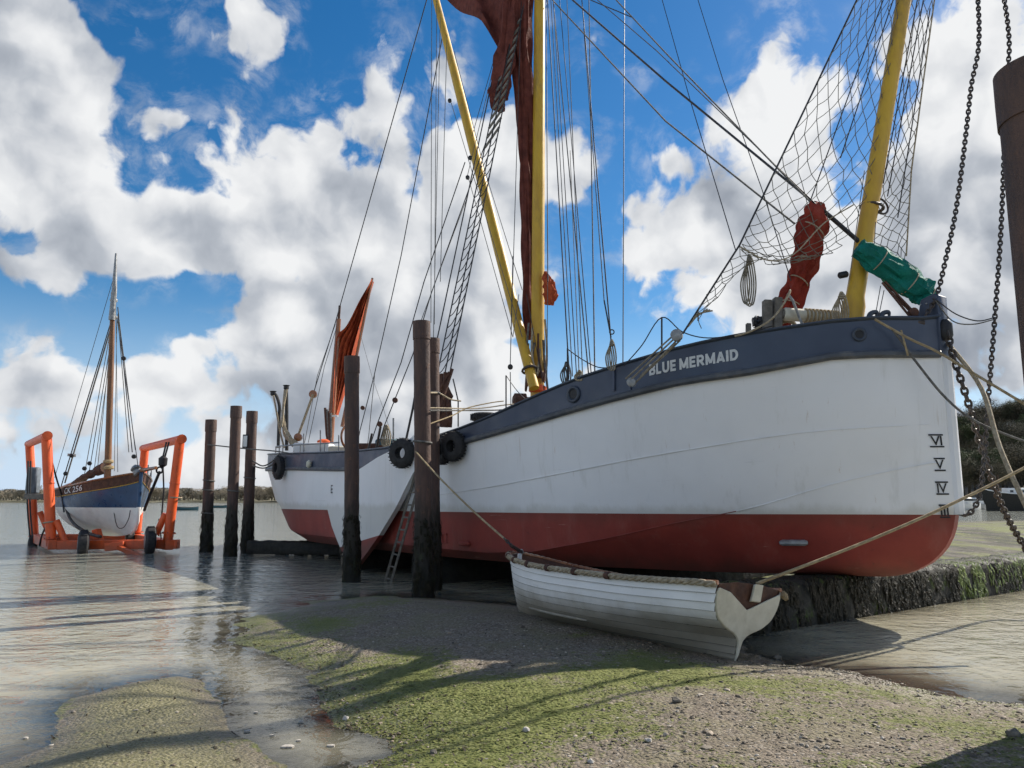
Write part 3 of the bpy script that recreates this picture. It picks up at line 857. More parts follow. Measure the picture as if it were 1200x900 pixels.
def land(name, x0, x1, y0, y1, hf, nx_, ny_, mat):
    rows = []
    for i in range(nx_ + 1):
        x = x0 + (x1 - x0) * i / nx_
        rows.append([Vector((x, y0 + (y1 - y0) * k / ny_, hf(x, k / ny_))) for k in range(ny_ + 1)])
    b_ = MB().grid(rows, flip=True)
    return tag(b_.build(name, mat), kind="structure")
wav = lambda x, s, p: math.sin(x / s + p)
land("far_shore", -900, 90, 400, 900, lambda x, t: -1 + 3.2 * min(t * 6, 1) + 3.5 * max(0, t - .1) * (1 + .5 * wav(x, 70, 1)), 60, 14, M['field'])
land("far_hill", -420, 120, 620, 1500, lambda x, t: -1 + (5 + 17 * math.exp(-((x + 160) / 150) ** 2)) * math.sin(min(t * 3, 1) * 1.57), 50, 14, M['far_wood'])
hill_h = lambda x, y: max(-1.0, (8 + 19 * min(1, max(0, (x - 105) / 70))) * min(1, max(0, (y - 205 + .15 * x) / 75)) - .4)
rows = [[Vector((60 + 9 * i, 150 + 14 * k, hill_h(60 + 9 * i, 150 + 14 * k))) for k in range(30)] for i in range(46)]
tag(MB().grid(rows, flip=True).build("wooded_hill", M['hill']), kind="structure")

def make_tree(name, label, cat, seed, hgt, spread, mat, n_twig, dense, group, leaf=.22):
    rr = random.Random(seed)
    t = thing(name, label, cat, (0, 0, 0), group)
    tr = MB(); tips = []
    th = hgt * .42
    tr.tube([(0, 0, -.5), (rr.uniform(-.1, .1), 0, th * .5), (rr.uniform(-.3, .3), rr.uniform(-.3, .3), th), (0, 0, hgt * .8)], [.32, .24, .18, .05], 6)
    for i in range(11):
        z0 = hgt * rr.uniform(.25, .7); a = rr.random() * 6.283; ln = spread * rr.uniform(.55, 1.05) * (1.1 - .5 * z0 / hgt)
        e = Vector((math.cos(a) * ln, math.sin(a) * ln, z0 + ln * rr.uniform(.4, 1.0))); s0 = Vector((0, 0, z0))
        mid = s0.lerp(e, .5) + Vector((0, 0, -.1 * ln))
        tr.tube([s0, mid, e], [.10, .07, .025], 4); tips += [mid.lerp(e, .3), e, s0.lerp(e, .8)]
        for _ in range(3):
            q = mid.lerp(e, rr.random()); d = Vector((rr.uniform(-1, 1), rr.uniform(-1, 1), rr.uniform(.2, 1))) * ln * .4
            tr.tube([q, q + d], [.035, .012], 3); tips.append(q + d)
    tips.append(Vector((0, 0, hgt * .85)))
    tr.build("trunk", M['bark'], t)
    cr = MB(); vs, fs = [], []
    for i in range(n_twig):
        c = tips[rr.randrange(len(tips))]; s_ = spread * dense
        q = c + Vector((rr.gauss(0, s_), rr.gauss(0, s_), rr.gauss(0, s_ * .8)))
        if q.z < hgt * .12 or q.z > hgt: continue
        d = Vector((rr.gauss(0, 1), rr.gauss(0, 1), rr.gauss(.4, 1))).normalized(); e = d.orthogonal().normalized()
        l1, w1 = leaf * rr.uniform(.7, 2.2), leaf * rr.uniform(.25, .6)
        o_ = len(vs); vs += [q - d * l1 - e * w1 * .4, q + e * w1, q + d * l1, q - e * w1]; fs.append((o_, o_ + 1, o_ + 2, o_ + 3))
    cr.add(vs, fs); cr.build("crown", mat, t, smooth=0)
    return t

GW = "trees of the wood on the hill"
protos = [make_tree("bare_tree", "leafless brown tree in the wood on the hill beyond the bow", "tree", 1, 12, 3.6, M['twig'], 5200, .20, GW, .13),
          make_tree("bare_tree", "leafless brown tree in the wood on the hill beyond the bow", "tree", 2, 10.5, 4.2, M['twig'], 5200, .22, GW, .13),
          make_tree("evergreen_tree", "dark ivy-green tree among the bare wood on the hill", "tree", 3, 11, 3.2, M['twig_green'], 5200, .22, GW, .17)]
rr = random.Random(5); first = [True] * 3
for i in range(118):
    row = i // 24
    y = 205 + row * 17 + rr.uniform(-6, 6)
    x = (1112 + (i % 24) * 7.2 + rr.uniform(-4, 4) - 600) / F * y
    k = rr.choice((0, 0, 1, 1, 2, 2))
    o = protos[k] if first[k] else copy_tree(protos[k]); first[k] = False
    o.location = (x, y, hill_h(x, y) - .2); o.rotation_euler.z = rr.random() * 6.28
    s_ = rr.uniform(.75, 1.2); o.scale = (s_ * 1.1, s_ * 1.1, s_ * rr.uniform(.85, 1.1))

GF = "trees along the far shore"
fp = [make_tree("shore_tree", "small hazy bare tree in the line along the far shore on the left", "tree", 11, 8, 4.0, M['far_wood'], 1700, .26, GF, .24),
      make_tree("shore_tree", "small hazy bare tree in the line along the far shore on the left", "tree", 12, 7, 4.6, M['far_wood'], 1700, .28, GF, .24)]
first = [True] * 2
for i in range(92):
    u = -20 + i * 4.1 + rr.uniform(-2, 2); y = 408 + rr.uniform(0, 50)
    k = i % 2; o = fp[k] if first[k] else copy_tree(fp[k]); first[k] = False
    x = (u - 600) / F * y
    o.location = (x, y, 1.4); s_ = rr.uniform(.45, .85) * (1.15 if u > 120 else .9)
    o.scale = (s_ * 1.5, s_ * 1.5, s_); o.rotation_euler.z = rr.random() * 6
o = copy_tree(fp[0]); o["label"] = "tallest dark round tree standing above the far shore line, left of the hoist"; del o["group"]
o.location = at(40, 588, 450); o.location.z = 1.2; o.scale = (.75, .75, 1.05)
# hedge and scrub behind them that reads as one mass
hd = []; hf = []
for i in range(16000):
    y = rr.uniform(415, 560); u = rr.uniform(-60, 420); x = (u - 600) / F * y
    top = 3.0 + 2.2 * abs(math.sin(u * .05) + .6 * math.sin(u * .13 + 1)) ; z = 1.2 + rr.random() ** .7 * top
    d = Vector((rr.uniform(-1, 1), rr.uniform(-.5, .5), rr.uniform(-.7, .7))) * .7; e = Vector((rr.uniform(-.6, .6), 0, rr.uniform(.3, .9)))
    q = Vector((x, y, z)); o_ = len(hd); hd += [q - d, q + e, q + d, q - e]; hf.append((o_, o_ + 1, o_ + 2, o_ + 3))
tag(MB().add(hd, hf).build("far_scrub", M['far_wood'], smooth=0), "hazy brown scrub along the far shore", "scrub", kind="stuff")
# ------------------------------------------------------------------ the sailing barge
STEM = Vector((5.84, 10.2, 0)); HA = R(34.5)
DA = Vector((-math.sin(HA), math.cos(HA), 0))            # along the keel, aft
DS = Vector((-math.cos(HA), -math.sin(HA), 0))           # to starboard
LEN = 24.2
def B(s, b, z): return STEM + DA * s + DS * b + Vector((0, 0, z))
SX = [0, .2, .5, 1, 2, 3, 4.5, 6.5, 9, 12, 16, 19, 21.5, 23.2, 24.3]
br = pchip(SX, [.10, .50, .90, 1.38, 2.05, 2.5, 2.9, 3.13, 3.2, 3.2, 3.2, 3.05, 2.5, 1.8, 1.25])
bu = pchip(SX, [.10, .40, .74, 1.15, 1.8, 2.3, 2.78, 3.08, 3.18, 3.2, 3.2, 2.9, 2.1, 1.15, .55])
bl = pchip(SX, [.07, .30, .54, .88, 1.46, 1.98, 2.52, 2.96, 3.10, 3.12, 3.1, 2.5, 1.4, .45, .18])
bb = pchip(SX, [.09, .12, .18, .34, .78, 1.28, 1.95, 2.66, 2.88, 2.9, 2.8, 1.9, .8, .2, .10])
def vpoly(pts):
    pts = sorted(pts); f = pchip([p[0] for p in pts], [p[1] for p in pts]); return f
V_RAIL = vpoly([(1104, 371), (1083, 374), (1023, 374), (991, 376), (947, 381.5), (883, 391), (820, 403), (783, 412), (739, 425), (713, 433), (667, 448), (640, 459), (616, 471), (576, 488), (544, 501), (500, 515), (458, 525), (420, 529), (380, 531), (340, 532), (310, 533)])
V_COV = vpoly([(1108, 415), (1010, 415), (915, 429), (860, 439), (800, 447.5), (732, 464), (680, 478), (640, 490), (600, 502), (544, 518), (500, 531), (458, 543), (413, 550), (338, 549), (308, 551)])
V_UP = vpoly([(1112, 496), (960, 505), (800, 528), (512, 580), (440, 588), (380, 586), (300, 584)])
def zfit(bf, V, s):
    b = bf(s); p = B(s, b, 0); v = 500.0
    for _ in range(8):
        dv = (450 - v) / F; u = 600 + F * p.x / p.y * (CP - dv * SP); v = V(u)
    dv = (450 - v) / F
    return CZ + p.y * (SP + dv * CP) / (CP - dv * SP)
SF = [0, .1, .25, .5, .8, 1.2, 1.8, 2.5, 3.3, 4.2, 5.2, 6.3, 7.5, 9, 10.5, 12, 14, 16, 18, 20, 22, 24.3]
zr = pchip(SF, [zfit(br, V_RAIL, s) for s in SF])
zc = pchip(SF, [zfit(br, V_COV, s) for s in SF])
zu_raw = pchip(SF, [zfit(bu, V_UP, s) for s in SF])
zu = lambda s: max(zu_raw(s), 1.62) if s > 9 else zu_raw(s)
zl = pchip([0, 1, 2.2, 3, 4.5, 6.5, 9, 16, 19, 21.5, 23.2, 24.3], [2.16, 1.90, 1.5, 1.32, .98, .70, .70, .70, .78, .95, 1.15, 1.25])
zb = lambda s: .58 - .007 * s + (0 if s < 20 else .0)
zwl = lambda s: 1.45 - .005 * s
print("rail", [round(zr(s), 2) for s in SF], "cov", [round(zc(s), 2) for s in SF], "up", [round(zu(s), 2) for s in SF])

ROOT = B(12, 0, .0)
barge = thing("sailing_barge", "large old sailing barge, white over red with a navy bulwark, dried out beside the piles", "sailing barge", ROOT)

TT = [0, .004, .01, .02, .035, .055, .08, .11, .15, .19, .23, .28, .33, .38, .44, .5, .56, .62, .68, .74, .79, .84, .88, .91, .94, .97, 1.0]
FR = [.2, .36, .46, .55, .63, .71, .78, .84, .90, .95, .985, 1.0]; S0 = [0, 0, .012, .045, .095, .17, .27, .38, .54, .72, .92, 1.10]
def levels(t, side):
    out = []
    def put(s, b, z): out.append(B(s, side * b, z))
    s = t * LEN
    put(s, br(s), zc(s)); 
    put(s, (br(s) * .55 + bu(s) * .45), (zc(s) * .5 + zu(s) * .5))
    put(s, bu(s), zu(s))
    put(s, bu(s) * .45 + bl(s) * .55, zu(s) * .45 + zl(s) * .55)
    put(s, bl(s), zl(s))
    for f, s0 in zip(FR, S0):
        s = s0 + t * (LEN - s0); g = f ** 1.05
        zz = zl(s) + (zb(s) - zl(s)) * f
        if s0 and t < .06:      # the forefoot
            zz = zz
        kk = min(1.0, max(0.0, s - s0) / (.25 + 1.1 * s0)) ** .7 if s0 else 1.0
        put(s, .05 + (bl(s) + (bb(s) - bl(s)) * g - .05) * kk, zz)
    s = 1.10 + t * (LEN - 1.10); put(s, 0.0, zb(s))
    return out
hm = MB()
hm.grid([levels(t, 1) for t in TT]); hm.grid([levels(t, -1) for t in TT], flip=True)
# stem face and transom
a, b_ = levels(0, 1), levels(0, -1)
hm.grid([a, b_], flip=True)
a, b_ = levels(1, 1), levels(1, -1)
hm.grid([a, b_])
hull = hm.build("hull", [M['hull_white'], M['hull_red']], barge, smooth=24)
bm = bmesh.new(); bm.from_mesh(hull.data)
bmesh.ops.remove_doubles(bm, verts=bm.verts, dist=.002)
p0 = B(0, 0, zwl(0)) - ROOT; p1 = B(24, 0, zwl(24)) - ROOT
no = (p1 - p0).cross(DS).normalized()
if no.z < 0: no = -no
bmesh.ops.bisect_plane(bm, geom=bm.verts[:] + bm.edges[:] + bm.faces[:], plane_co=p0, plane_no=no, dist=.0005)
for f in bm.faces:
    f.material_index = 0 if (f.calc_center_median() - p0).dot(no) > 0 else 1
bmesh.ops.recalc_face_normals(bm, faces=bm.faces)
bm.to_mesh(hull.data); bm.free()
hull.data.polygons.foreach_set("use_smooth", [True] * len(hull.data.polygons)); hull.data.set_sharp_from_angle(angle=R(24))

# raised weld seams of the plating
def seam(name, bf, zf, s0, s1, off=.004, r=.007):
    for side in (1, -1):
        m_ = MB().tube([B(s, side * (bf(s) + off), zf(s)) for s in np.linspace(s0, s1, 50)], r, 5)
        m_.build(name, M['hull_white'] , hull)
seam("plate_seam", bu, zu, .12, 15)
seam("plate_seam", bl, zl, .12, 2.28)
for side in (1, -1): MB().tube([B(s, side * (bl(s) + .004), zl(s)) for s in np.linspace(2.28, 6.2, 30)], .006, 5).build("plate_seam", M['hull_red'], hull)

# bulwark: outer face, cap, inner face
TB = sorted(set(TT + [.05, .07, .095, .13, .17, .21, .255, .305, .355]))
for side in (1, -1):
    rows = []
    for t in TB:
        s = t * LEN; b = br(s); q = max(b - .07, .02)
        rows.append([B(s, side * (b + .004), zc(s) + .005), B(s, side * (b + .004), zc(s) * .5 + zr(s) * .5), B(s, side * (b + .004), zr(s)), B(s, side * q, zr(s)), B(s, side * q, zc(s) - .02)])
    MB().grid(rows, flip=side < 0).build("bulwark", M['navy'], barge, smooth=40)
    m_ = MB().tube([B(s, side * (br(s) - .02), zr(s) + .012) for s in (t * LEN for t in TB)], .055, 8, ry=.55, up=DS)
    m_.build("rail_cap", M['dark_navy'], barge)
    m_ = MB().tube([B(s, side * (br(s) + .03), zc(s)) for s in (t * LEN for t in TB)], .056, 8)
    m_.build("rubbing_strake", M['strake'], barge)
rows = [[B(LEN + .004, b, zc(LEN)), B(LEN + .004, b, zr(LEN)), B(LEN - .08, b, zr(LEN)), B(LEN - .08, b, zc(LEN) - .2)] for b in np.linspace(-br(LEN), br(LEN), 6)]
MB().grid(rows).build("transom_bulwark", M['navy'], barge)
rows = [[B(s, b * max(br(s) - .10, .01), zc(s) - .05 + .06 * (1 - b * b)) for b in np.linspace(-1, 1, 9)] for s in np.linspace(.15, LEN - .05, 40)]
MB().grid(rows).build("deck", M['grey_wood'], barge)
# stem post standing above the rail
zt = at(1096, 345, 10.2).z
sp_ = MB()
prof = [(-.02, zc(0) - .02), (-.04, zt - .03), (.02, zt), (.20, zt - .05), (.24, zr(0) + .12), (.36, zr(0) + .02), (.36, zc(0) - .02)]
sp_.slab([B(s, 0, z) for s, z in prof], DS, .24)
stem = sp_.build("stem_head", M['navy'], barge, bevel=.01)
for ds, z in ((.1, .12), (.2, .12), (.1, .42), (.2, .42), (.12, .72), (.2, .72)):
    MB().lathe(B(ds, .118, zc(0) + z), DS, [(0, .014), (.012, .012), (.014, .004)], 8).build("bolt", M['galv'], stem)
MB().tube([B(-.012, 0, zc(0) - .03), B(-.012, 0, 2.2), B(-.012, 0, 1.452)], .075, 8).build("stem_bar", M['hull_white'], barge)
fp_ = [(S0[i], zl(S0[i]) + (zb(S0[i]) - zl(S0[i])) * FR[i]) for i in range(1, len(FR))]


def text_mesh(txt, bold=.0, space=1.0):
    c = bpy.data.curves.new("lettering", 'FONT'); c.body = txt; c.size = 1; c.offset = bold; c.space_character = space; c.resolution_u = 3
    o = bpy.data.objects.new("lettering", c); COL.objects.link(o)
    dg = bpy.context.evaluated_depsgraph_get(); dg.update()
    me = bpy.data.meshes.new_from_object(o.evaluated_get(dg)); bpy.data.objects.remove(o)
    bm = bmesh.new(); bm.from_mesh(me); bmesh.ops.triangulate(bm, faces=bm.faces)
    bmesh.ops.subdivide_edges(bm, edges=[e for e in bm.edges if e.calc_length() > .25], cuts=1)
    vs = [v.co.copy() for v in bm.verts]; bm.verts.index_update(); fs = [tuple(v.index for v in f.verts) for f in bm.faces]; bm.free()
    x0, x1 = min(v.x for v in vs), max(v.x for v in vs); y0, y1 = min(v.y for v in vs), max(v.y for v in vs)
    return [((v.x - x0) / (x1 - x0), (v.y - y0) / (y1 - y0)) for v in vs], fs

def s_at_u(bf, zf, u):
    lo, hi = 0.0, LEN
    for _ in range(50):
        s = (lo + hi) / 2; p = B(s, bf(s), zf(s)); q = p - Vector((0, 0, CZ)); d = q.y * CP + q.z * SP
        if 600 + F * q.x / d > u: lo = s
        else: hi = s
    return s
# the name on the bulwark
bn = lambda s: br(s) + .012
sA, sZ = s_at_u(br, zc, 762), s_at_u(br, zc, 867)
def z_line(s, vA, vZ):
    f = (s - sA) / (sZ - sA); p = B(s, br(s), 0); v = vA + (vZ - vA) * f; dv = (450 - v) / F
    return CZ + p.y * (SP + dv * CP) / (CP - dv * SP)
# bold sans letters as strokes in a box one unit high
def arc(cx, cy, rx, ry, a0, a1, n=9): return [(cx + rx * math.cos(R(a0 + (a1 - a0) * i / n)), cy + ry * math.sin(R(a0 + (a1 - a0) * i / n))) for i in range(n + 1)]
GL = {'B': (.74, [[(.12, 0), (.12, 1)], [(.12, .9), (.40, .9)] + arc(.40, .71, .2, .19, 90, -90) + [(.12, .52)], [(.12, .52), (.43, .52)] + arc(.43, .31, .21, .21, 90, -90) + [(.12, .10)]]),
      'L': (.62, [[(.12, 0), (.12, 1)], [(.12, .1), (.60, .1)]]),
      'U': (.80, [[(.12, 1), (.12, .38)] + arc(.40, .38, .28, .28, 180, 360) + [(.68, 1)]]),
      'E': (.66, [[(.12, 0), (.12, 1)], [(.12, .9), (.62, .9)], [(.12, .5), (.58, .5)], [(.12, .1), (.63, .1)]]),
      'M': (.98, [[(.12, 0), (.12, 1)], [(.12, .93), (.49, .12)], [(.49, .12), (.86, .93)], [(.86, 0), (.86, 1)]]),
      'R': (.78, [[(.12, 0), (.12, 1)], [(.12, .9), (.42, .9)] + arc(.42, .68, .21, .22, 90, -90) + [(.12, .46)], [(.38, .46), (.68, .0)]]),
      'A': (.82, [[(.10, 0), (.41, .95)], [(.41, .95), (.72, 0)], [(.20, .26), (.62, .26)]]),
      'I': (.28, [[(.14, 0), (.14, 1)]]),
      'D': (.80, [[(.12, 0), (.12, 1)], [(.12, .9), (.34, .9)] + arc(.34, .5, .32, .40, 90, -90) + [(.12, .10)]])}
def word_shape(word, wd=.235):
    x0, quads = 0.0, []
    for ch in word:
        adv, strokes = GL[ch]
        for st in strokes:
            pts = []
            for a_, c_ in zip(st, st[1:]):
                k = max(1, int(math.hypot(c_[0] - a_[0], c_[1] - a_[1]) / .2))
                pts += [(a_[0] + (c_[0] - a_[0]) * i / k, a_[1] + (c_[1] - a_[1]) * i / k) for i in range(k)]
            pts.append(st[-1])
            L_, R_ = [], []
            for i, p in enumerate(pts):
                a_, c_ = pts[max(i - 1, 0)], pts[min(i + 1, len(pts) - 1)]; dx, dy = c_[0] - a_[0], c_[1] - a_[1]; q = math.hypot(dx, dy) or 1
                nx_, ny2 = -dy / q * wd / 2, dx / q * wd / 2
                cl = lambda y: min(1, max(0, y))
                L_.append((x0 + p[0] + nx_, cl(p[1] + ny2))); R_.append((x0 + p[0] - nx_, cl(p[1] - ny2)))
            quads.append((L_, R_))
        x0 += adv + .10
    return x0 - .10, quads
w1_, q1_ = word_shape("BLUE"); w2_, q2_ = word_shape("MERMAID"); gap_ = .34; tot_ = w1_ + gap_ + w2_
def name_pt(x, y, k):
    s = sA + (sZ - sA) * x
    p = B(s, bn(s) + .0006 * k, (1 - y) * z_line(s, 440.5, 421.5) + y * z_line(s, 427.5, 408.5)); return p
for x_off, quads in ((0, q1_), (w1_ + gap_, q2_)):
    m_ = MB()
    for k, (L_, R_) in enumerate(quads):
        m_.grid([[name_pt((x_off + p[0]) / tot_, p[1], k % 5) for p in L_], [name_pt((x_off + p[0]) / tot_, p[1], k % 5) for p in R_]], flip=True)
    m_.build("name_lettering", M['letter'], barge, smooth=0)
# draught marks on the stem
for txt, v in (("VI", 519), ("V", 546.5), ("IV", 574), ("III", 601)):
    uv, fs = text_mesh(txt, .01, .9)
    z0 = at(1114, v + 5, 10.25).z; hgt = .155; wd = {"VI": .085, "V": .07, "IV": .085, "III": .075}[txt]
    sC = .088; m_ = MB()
    bz = lambda s, z: float(np.interp(z, [zl(s), zu(s), zc(s)], [bl(s), bu(s), br(s)])) + .012
    if z0 < zl(0): bz = lambda s, z: bl(s) + (bb(s) - bl(s)) * max(0, (zl(s) - z) / (zl(s) - zb(s))) ** 1.05 + .012
    X = lambda x, z: B(sC + wd * (.5 - x), bz(sC + wd * (.5 - x), z), z)
    m_.add([X(x, z0 + .015 + y * (hgt - .03)) for x, y in uv], fs)
    for zz in (z0, z0 + hgt):
        m_.add([X(-.15, zz - .010), X(.5, zz - .010), X(1.15, zz - .010), X(1.15, zz + .010), X(.5, zz + .010), X(-.15, zz + .010)], [(0, 1, 4, 5), (1, 2, 3, 4)])
    m_.build("draught_mark", M['black'], barge, smooth=0)

def on_plane(u, v, b):
    """the point of the barge's fore and aft plane at half breadth b on the line of sight"""
    d = Vector(ray(u, v)); o = Vector((0, 0, CZ)); t = ((STEM + DS * b) - o).dot(DS) / d.dot(DS)
    return o + d * t
def on_side(u, v, off=.02):
    b = 3.1
    for _ in range(25):
        p = on_plane(u, v, b); s = (p - STEM).dot(DA); z = p.z
        if s < 0: s = 0.0
        nb = float(np.interp(z, [zb(s), zl(s), zu(s), zc(s)], [bb(s), bl(s), bu(s), br(s)])) + off
        b = b * .5 + nb * .5
    return p, s
# fairlead rings on the bulwark
for u, v, r in ((672, 462, .11), (1007, 392, .075)):
    p, s = on_side(u, v, .012)
    nrm = (DS * 1.0 - DA * (br(s + .1) - br(s - .1)) / -.2 * -1).normalized()
    nrm = (DS - DA * ((br(s + .1) - br(s - .1)) / .2)).normalized()
    f_ = MB().ring(p, nrm, r, r * .28, 22, 8).build("fairlead", M['dark_navy'], barge)
    MB().lathe(p - nrm * .01, nrm, [(0, r * .8), (.012, r * .75)], 16).build("fairlead_hole", M['black'], f_)
# anodes bolted to the bottom
for u, v, l in ((930, 636, .38), (544, 637, .34)):
    p, s = on_side(u, v, .03); p2 = on_side(u + 8, v, .03)[0]; d = (p2 - p).normalized()
    MB().tube([p - d * l / 2, p - d * (l / 2 - .04), p + d * (l / 2 - .04), p + d * l / 2], [.025, .045, .045, .025], 8).build("anode", M['galv'] if u > 700 else M['hull_red'], barge)
# sea chest bracket by the pile
p, s = on_side(521, 631, .02)
MB().ring(p, DS, .12, .012, 4, 4).build("bracket", M['hull_red'], barge)

# leeboard, hoisted
PB = 3.36
edge = [(500, 497), (490, 508), (478, 519), (462, 527.5), (445, 536), (425, 549), (405, 563), (392, 573), (384.5, 580), (386, 596), (391, 616), (397, 632), (403, 646), (412, 655), (422, 661.5),
        (434, 646), (447, 627), (466, 596), (486, 556), (505, 525), (511, 505)]
poly = [on_plane(u, v, PB) for u, v in edge]
lm = MB().slab(poly, DS, .11)
lb = lm.build("leeboard", [M['hull_white'], M['hull_red']], barge, smooth=30)
bm = bmesh.new(); bm.from_mesh(lb.data)
qa, qb, qc = on_plane(418, 636, PB), on_plane(448, 627, PB), on_plane(418, 636, PB + 1)
no2 = (qb - qa).cross(DS).normalized()
if no2.z < 0: no2 = -no2
bmesh.ops.bisect_plane(bm, geom=bm.verts[:] + bm.edges[:] + bm.faces[:], plane_co=qa - ROOT, plane_no=no2)
for f in bm.faces: f.material_index = 0 if (f.calc_center_median() - (qa - ROOT)).dot(no2) > 0 else 1
bm.to_mesh(lb.data); bm.free()
uv, fs = text_mesh("E", .01)
q0 = on_plane(387.5, 578, PB + .062); MB().add([q0 - DA * (x * .12) + Vector((0, 0, y * .2)) for x, y in uv], fs).build("painted_mark", M['black'], lb, smooth=0)
lb2 = MB().slab([p - DS * (2 * PB) for p in poly], DS, .11).build("leeboard", M['hull_white'], barge, smooth=30)

# rudder and skeg at the stern
MB().slab([B(LEN + .05, 0, .45), B(LEN + 1.0, 0, .45), B(LEN + .9, 0, 1.9), B(LEN + .3, 0, 2.5), B(LEN + .05, 0, 2.5)], DS, .14).build("rudder", M['hull_red'], barge)

# ---- masts and spars
mast_a, mast_b = at(629.5, 478, 17.9), at(632.3, 0, 18.1)
md = (mast_b - mast_a).normalized()
head = mast_a + md * 15.5
mast = MB().tube([mast_a - md * .8, mast_a, mast_a + md * 5, head], [.17, .165, .155, .13], 14).build("main_mast", M['yellow'], barge)
MB().tube([head + DA * -.25 - md * 2.2, head + DA * -.25 + md * 9], [.10, .05], 10).build("topmast", M['varnish'], mast)
for u, v, r in ((630, 456, .21), (630, 440, .19)):
    q = at(u, v, 17.85); MB().lathe(q, md, [(-.08, r * .8), (-.05, r), (.05, r), (.08, r * .8)], 14).build("mast_band", M['orange'] if v > 450 else M['dark_wood'], mast)
sp_a, sp_b = at(626, 455, 17.4), at(509, -8, 22.4)
sd_ = (sp_b - sp_a).normalized()
sprit = MB().tube([sp_a, sp_a + sd_ * 4, sp_a + sd_ * 10, sp_a + sd_ * 18], [.12, .14, .13, .09], 14).build("sprit", M['yellow'], barge)
MB().ring(sp_a + sd_ * .5, sd_, .17, .03, 14, 6).build("sprit_band", M['chain'], sprit)
bs_a, bs_b = at(996, 385, 10.75), at(1060, -5, 10.95)
bd = (bs_b - bs_a).normalized(); tip = bs_a + bd * 10.2
bow = MB().tube([bs_a - bd * .9, bs_a, bs_a + bd * .35, bs_a + bd * .5, bs_a + bd * 4.2, tip], [.155, .162, .162, .128, .115, .08], 14).build("bowsprit", M['yellow'], barge)
q = at(1022, 243, 10.85)
MB().ring(q, bd, .155, .022, 20, 6).build("bowsprit_ring", M['chain'], bow)
MB().ring(q + Vector((.1, -.05, 0)), Vector((.3, -1, .2)), .13, .016, 20, 6).build("bowsprit_ring", M['chain'], bow)
MB().lathe(at(988, 322, 10.72), (1, 0, .2), [(-.07, .03), (-.05, .05), (.05, .05), (.07, .03)], 10).build("bowsprit_cleat", M['black'], bow)
mz_a, mz_b = at(386, 522, 29.0), at(397, 374, 29.3)
mzd = (mz_b - mz_a).normalized()
miz = MB().tube([mz_a - mzd * .6, mz_a, mz_b], [.15, .15, .09], 10).build("mizzen_mast", M['varnish'], barge)
MB().tube([mz_b - mzd * .3, mz_b + mzd * .55], .05, 6).build("mast_pole", M['dark_wood'], miz)
MB().bar(at(387.5, 487.5, 28.8), at(396, 487.5, 28.8), .08, .06).build("boom_crosstree", M['white'], miz)
for k in range(4):
    MB().tube([at(381 + k * 2.1, 478 + 2 * k, 28.7), at(383 + k * 1.6, 510, 28.6), at(386, 521, 28.7)], .05, 6).build("hanging_rope", M['grey_rope'] if k % 2 else M['dark_wood'], miz)

# ---- cloth
def cloth(name, cl, widths, mat, folds=5, amp=.25, th=.5, per=5, seed=1, n=26, across=None):
    """a gathered bundle of cloth along a line: fluted cross section, uneven radius"""
    rr = random.Random(seed); ph = [rr.random() * 6.28 for _ in range(6)]
    pts = catmull(cl, per); m = len(pts)
    ws = [float(np.interp(i / (m - 1), np.linspace(0, 1, len(widths)), widths)) for i in range(m)]
    rows = []
    for i, p in enumerate(pts):
        t = (pts[min(i + 1, m - 1)] - pts[max(i - 1, 0)]).normalized()
        vx = across or Vector((1, 0, 0)); x = (vx - t * vx.dot(t)).normalized(); y = t.cross(x)
        row = []
        for k in range(n + 1):
            a = 6.28318 * (k % n) / n; f = i / (m - 1)
            r = ws[i] * (1 + amp * math.sin(folds * a + ph[0] + 2.2 * math.sin(5 * f + ph[1])) * .5 + amp * .5 * math.sin((folds * 2 + 1) * a + ph[2] + 7 * f) + amp * .45 * math.sin(23 * f + ph[3] + 2 * a) + .3 * amp * math.sin(47 * f + 3 * a) + amp * .9 * (abs(math.sin(folds * .5 * a + 9 * f + ph[4])) ** .6 - .75))
            row.append(p + x * (math.cos(a) * r) + y * (math.sin(a) * r * th))
        rows.append(row)
    b_ = MB().grid(rows)
    for row in (rows[0], rows[-1]):
        c = sum((Vector(q) for q in row[:-1]), Vector()) / n
        b_.add(row[:-1] + [c], [(k, (k + 1) % n, n) for k in range(n)])
    return b_.build(name, mat, barge, smooth=48)
DM = 18.2
cloth("mainsail", [at(u, v, DM) for u, v in ((612, -150), (608, -60), (608, 20), (611, 75), (615, 130), (617, 190), (619, 250), (620, 310), (619, 360), (621, 398))],
      [.40, .37, .31, .23, .20, .185, .16, .14, .12, .11], M['tan_sail'], 7, .30, .8, 7, 3, across=Vector((1, .3, 0)))
# the head of the sail stretched out to the sprit end
rows = []
NR = 18
for i in range(NR + 1):
    f = i / NR
    a_ = at(524 + 70 * f ** .9, -4 + 70 * f ** 1.35, 21.2 - 2.7 * f)
    if f > .55: a_ = at(564 + 40 * (f - .55) / .45, 28 + 58 * (f - .55) / .45, 19.6 - 1.2 * (f - .55) / .45)
    else: a_ = at(520 + 44 * f / .55, -4 + 32 * (f / .55) ** 1.2, 21.2 - 1.6 * f / .55)
    c_ = at(560 + 50 * f, -120 + 100 * f, 20.4 - 2.0 * f)
    rows.append([a_.lerp(c_, k / 14) + Vector((.0, .10 * math.sin(k * 1.3 + 6 * f) + .16 * math.sin(9 * f + k * .5), 0)) for k in range(15)])
g_ = MB().grid(rows); o_ = len(g_.v)
g_.grid([[p + Vector((.01, .02, 0)) for p in r] for r in rows], flip=True)
g_.build("mainsail_head", M['tan_sail'], barge, smooth=60)
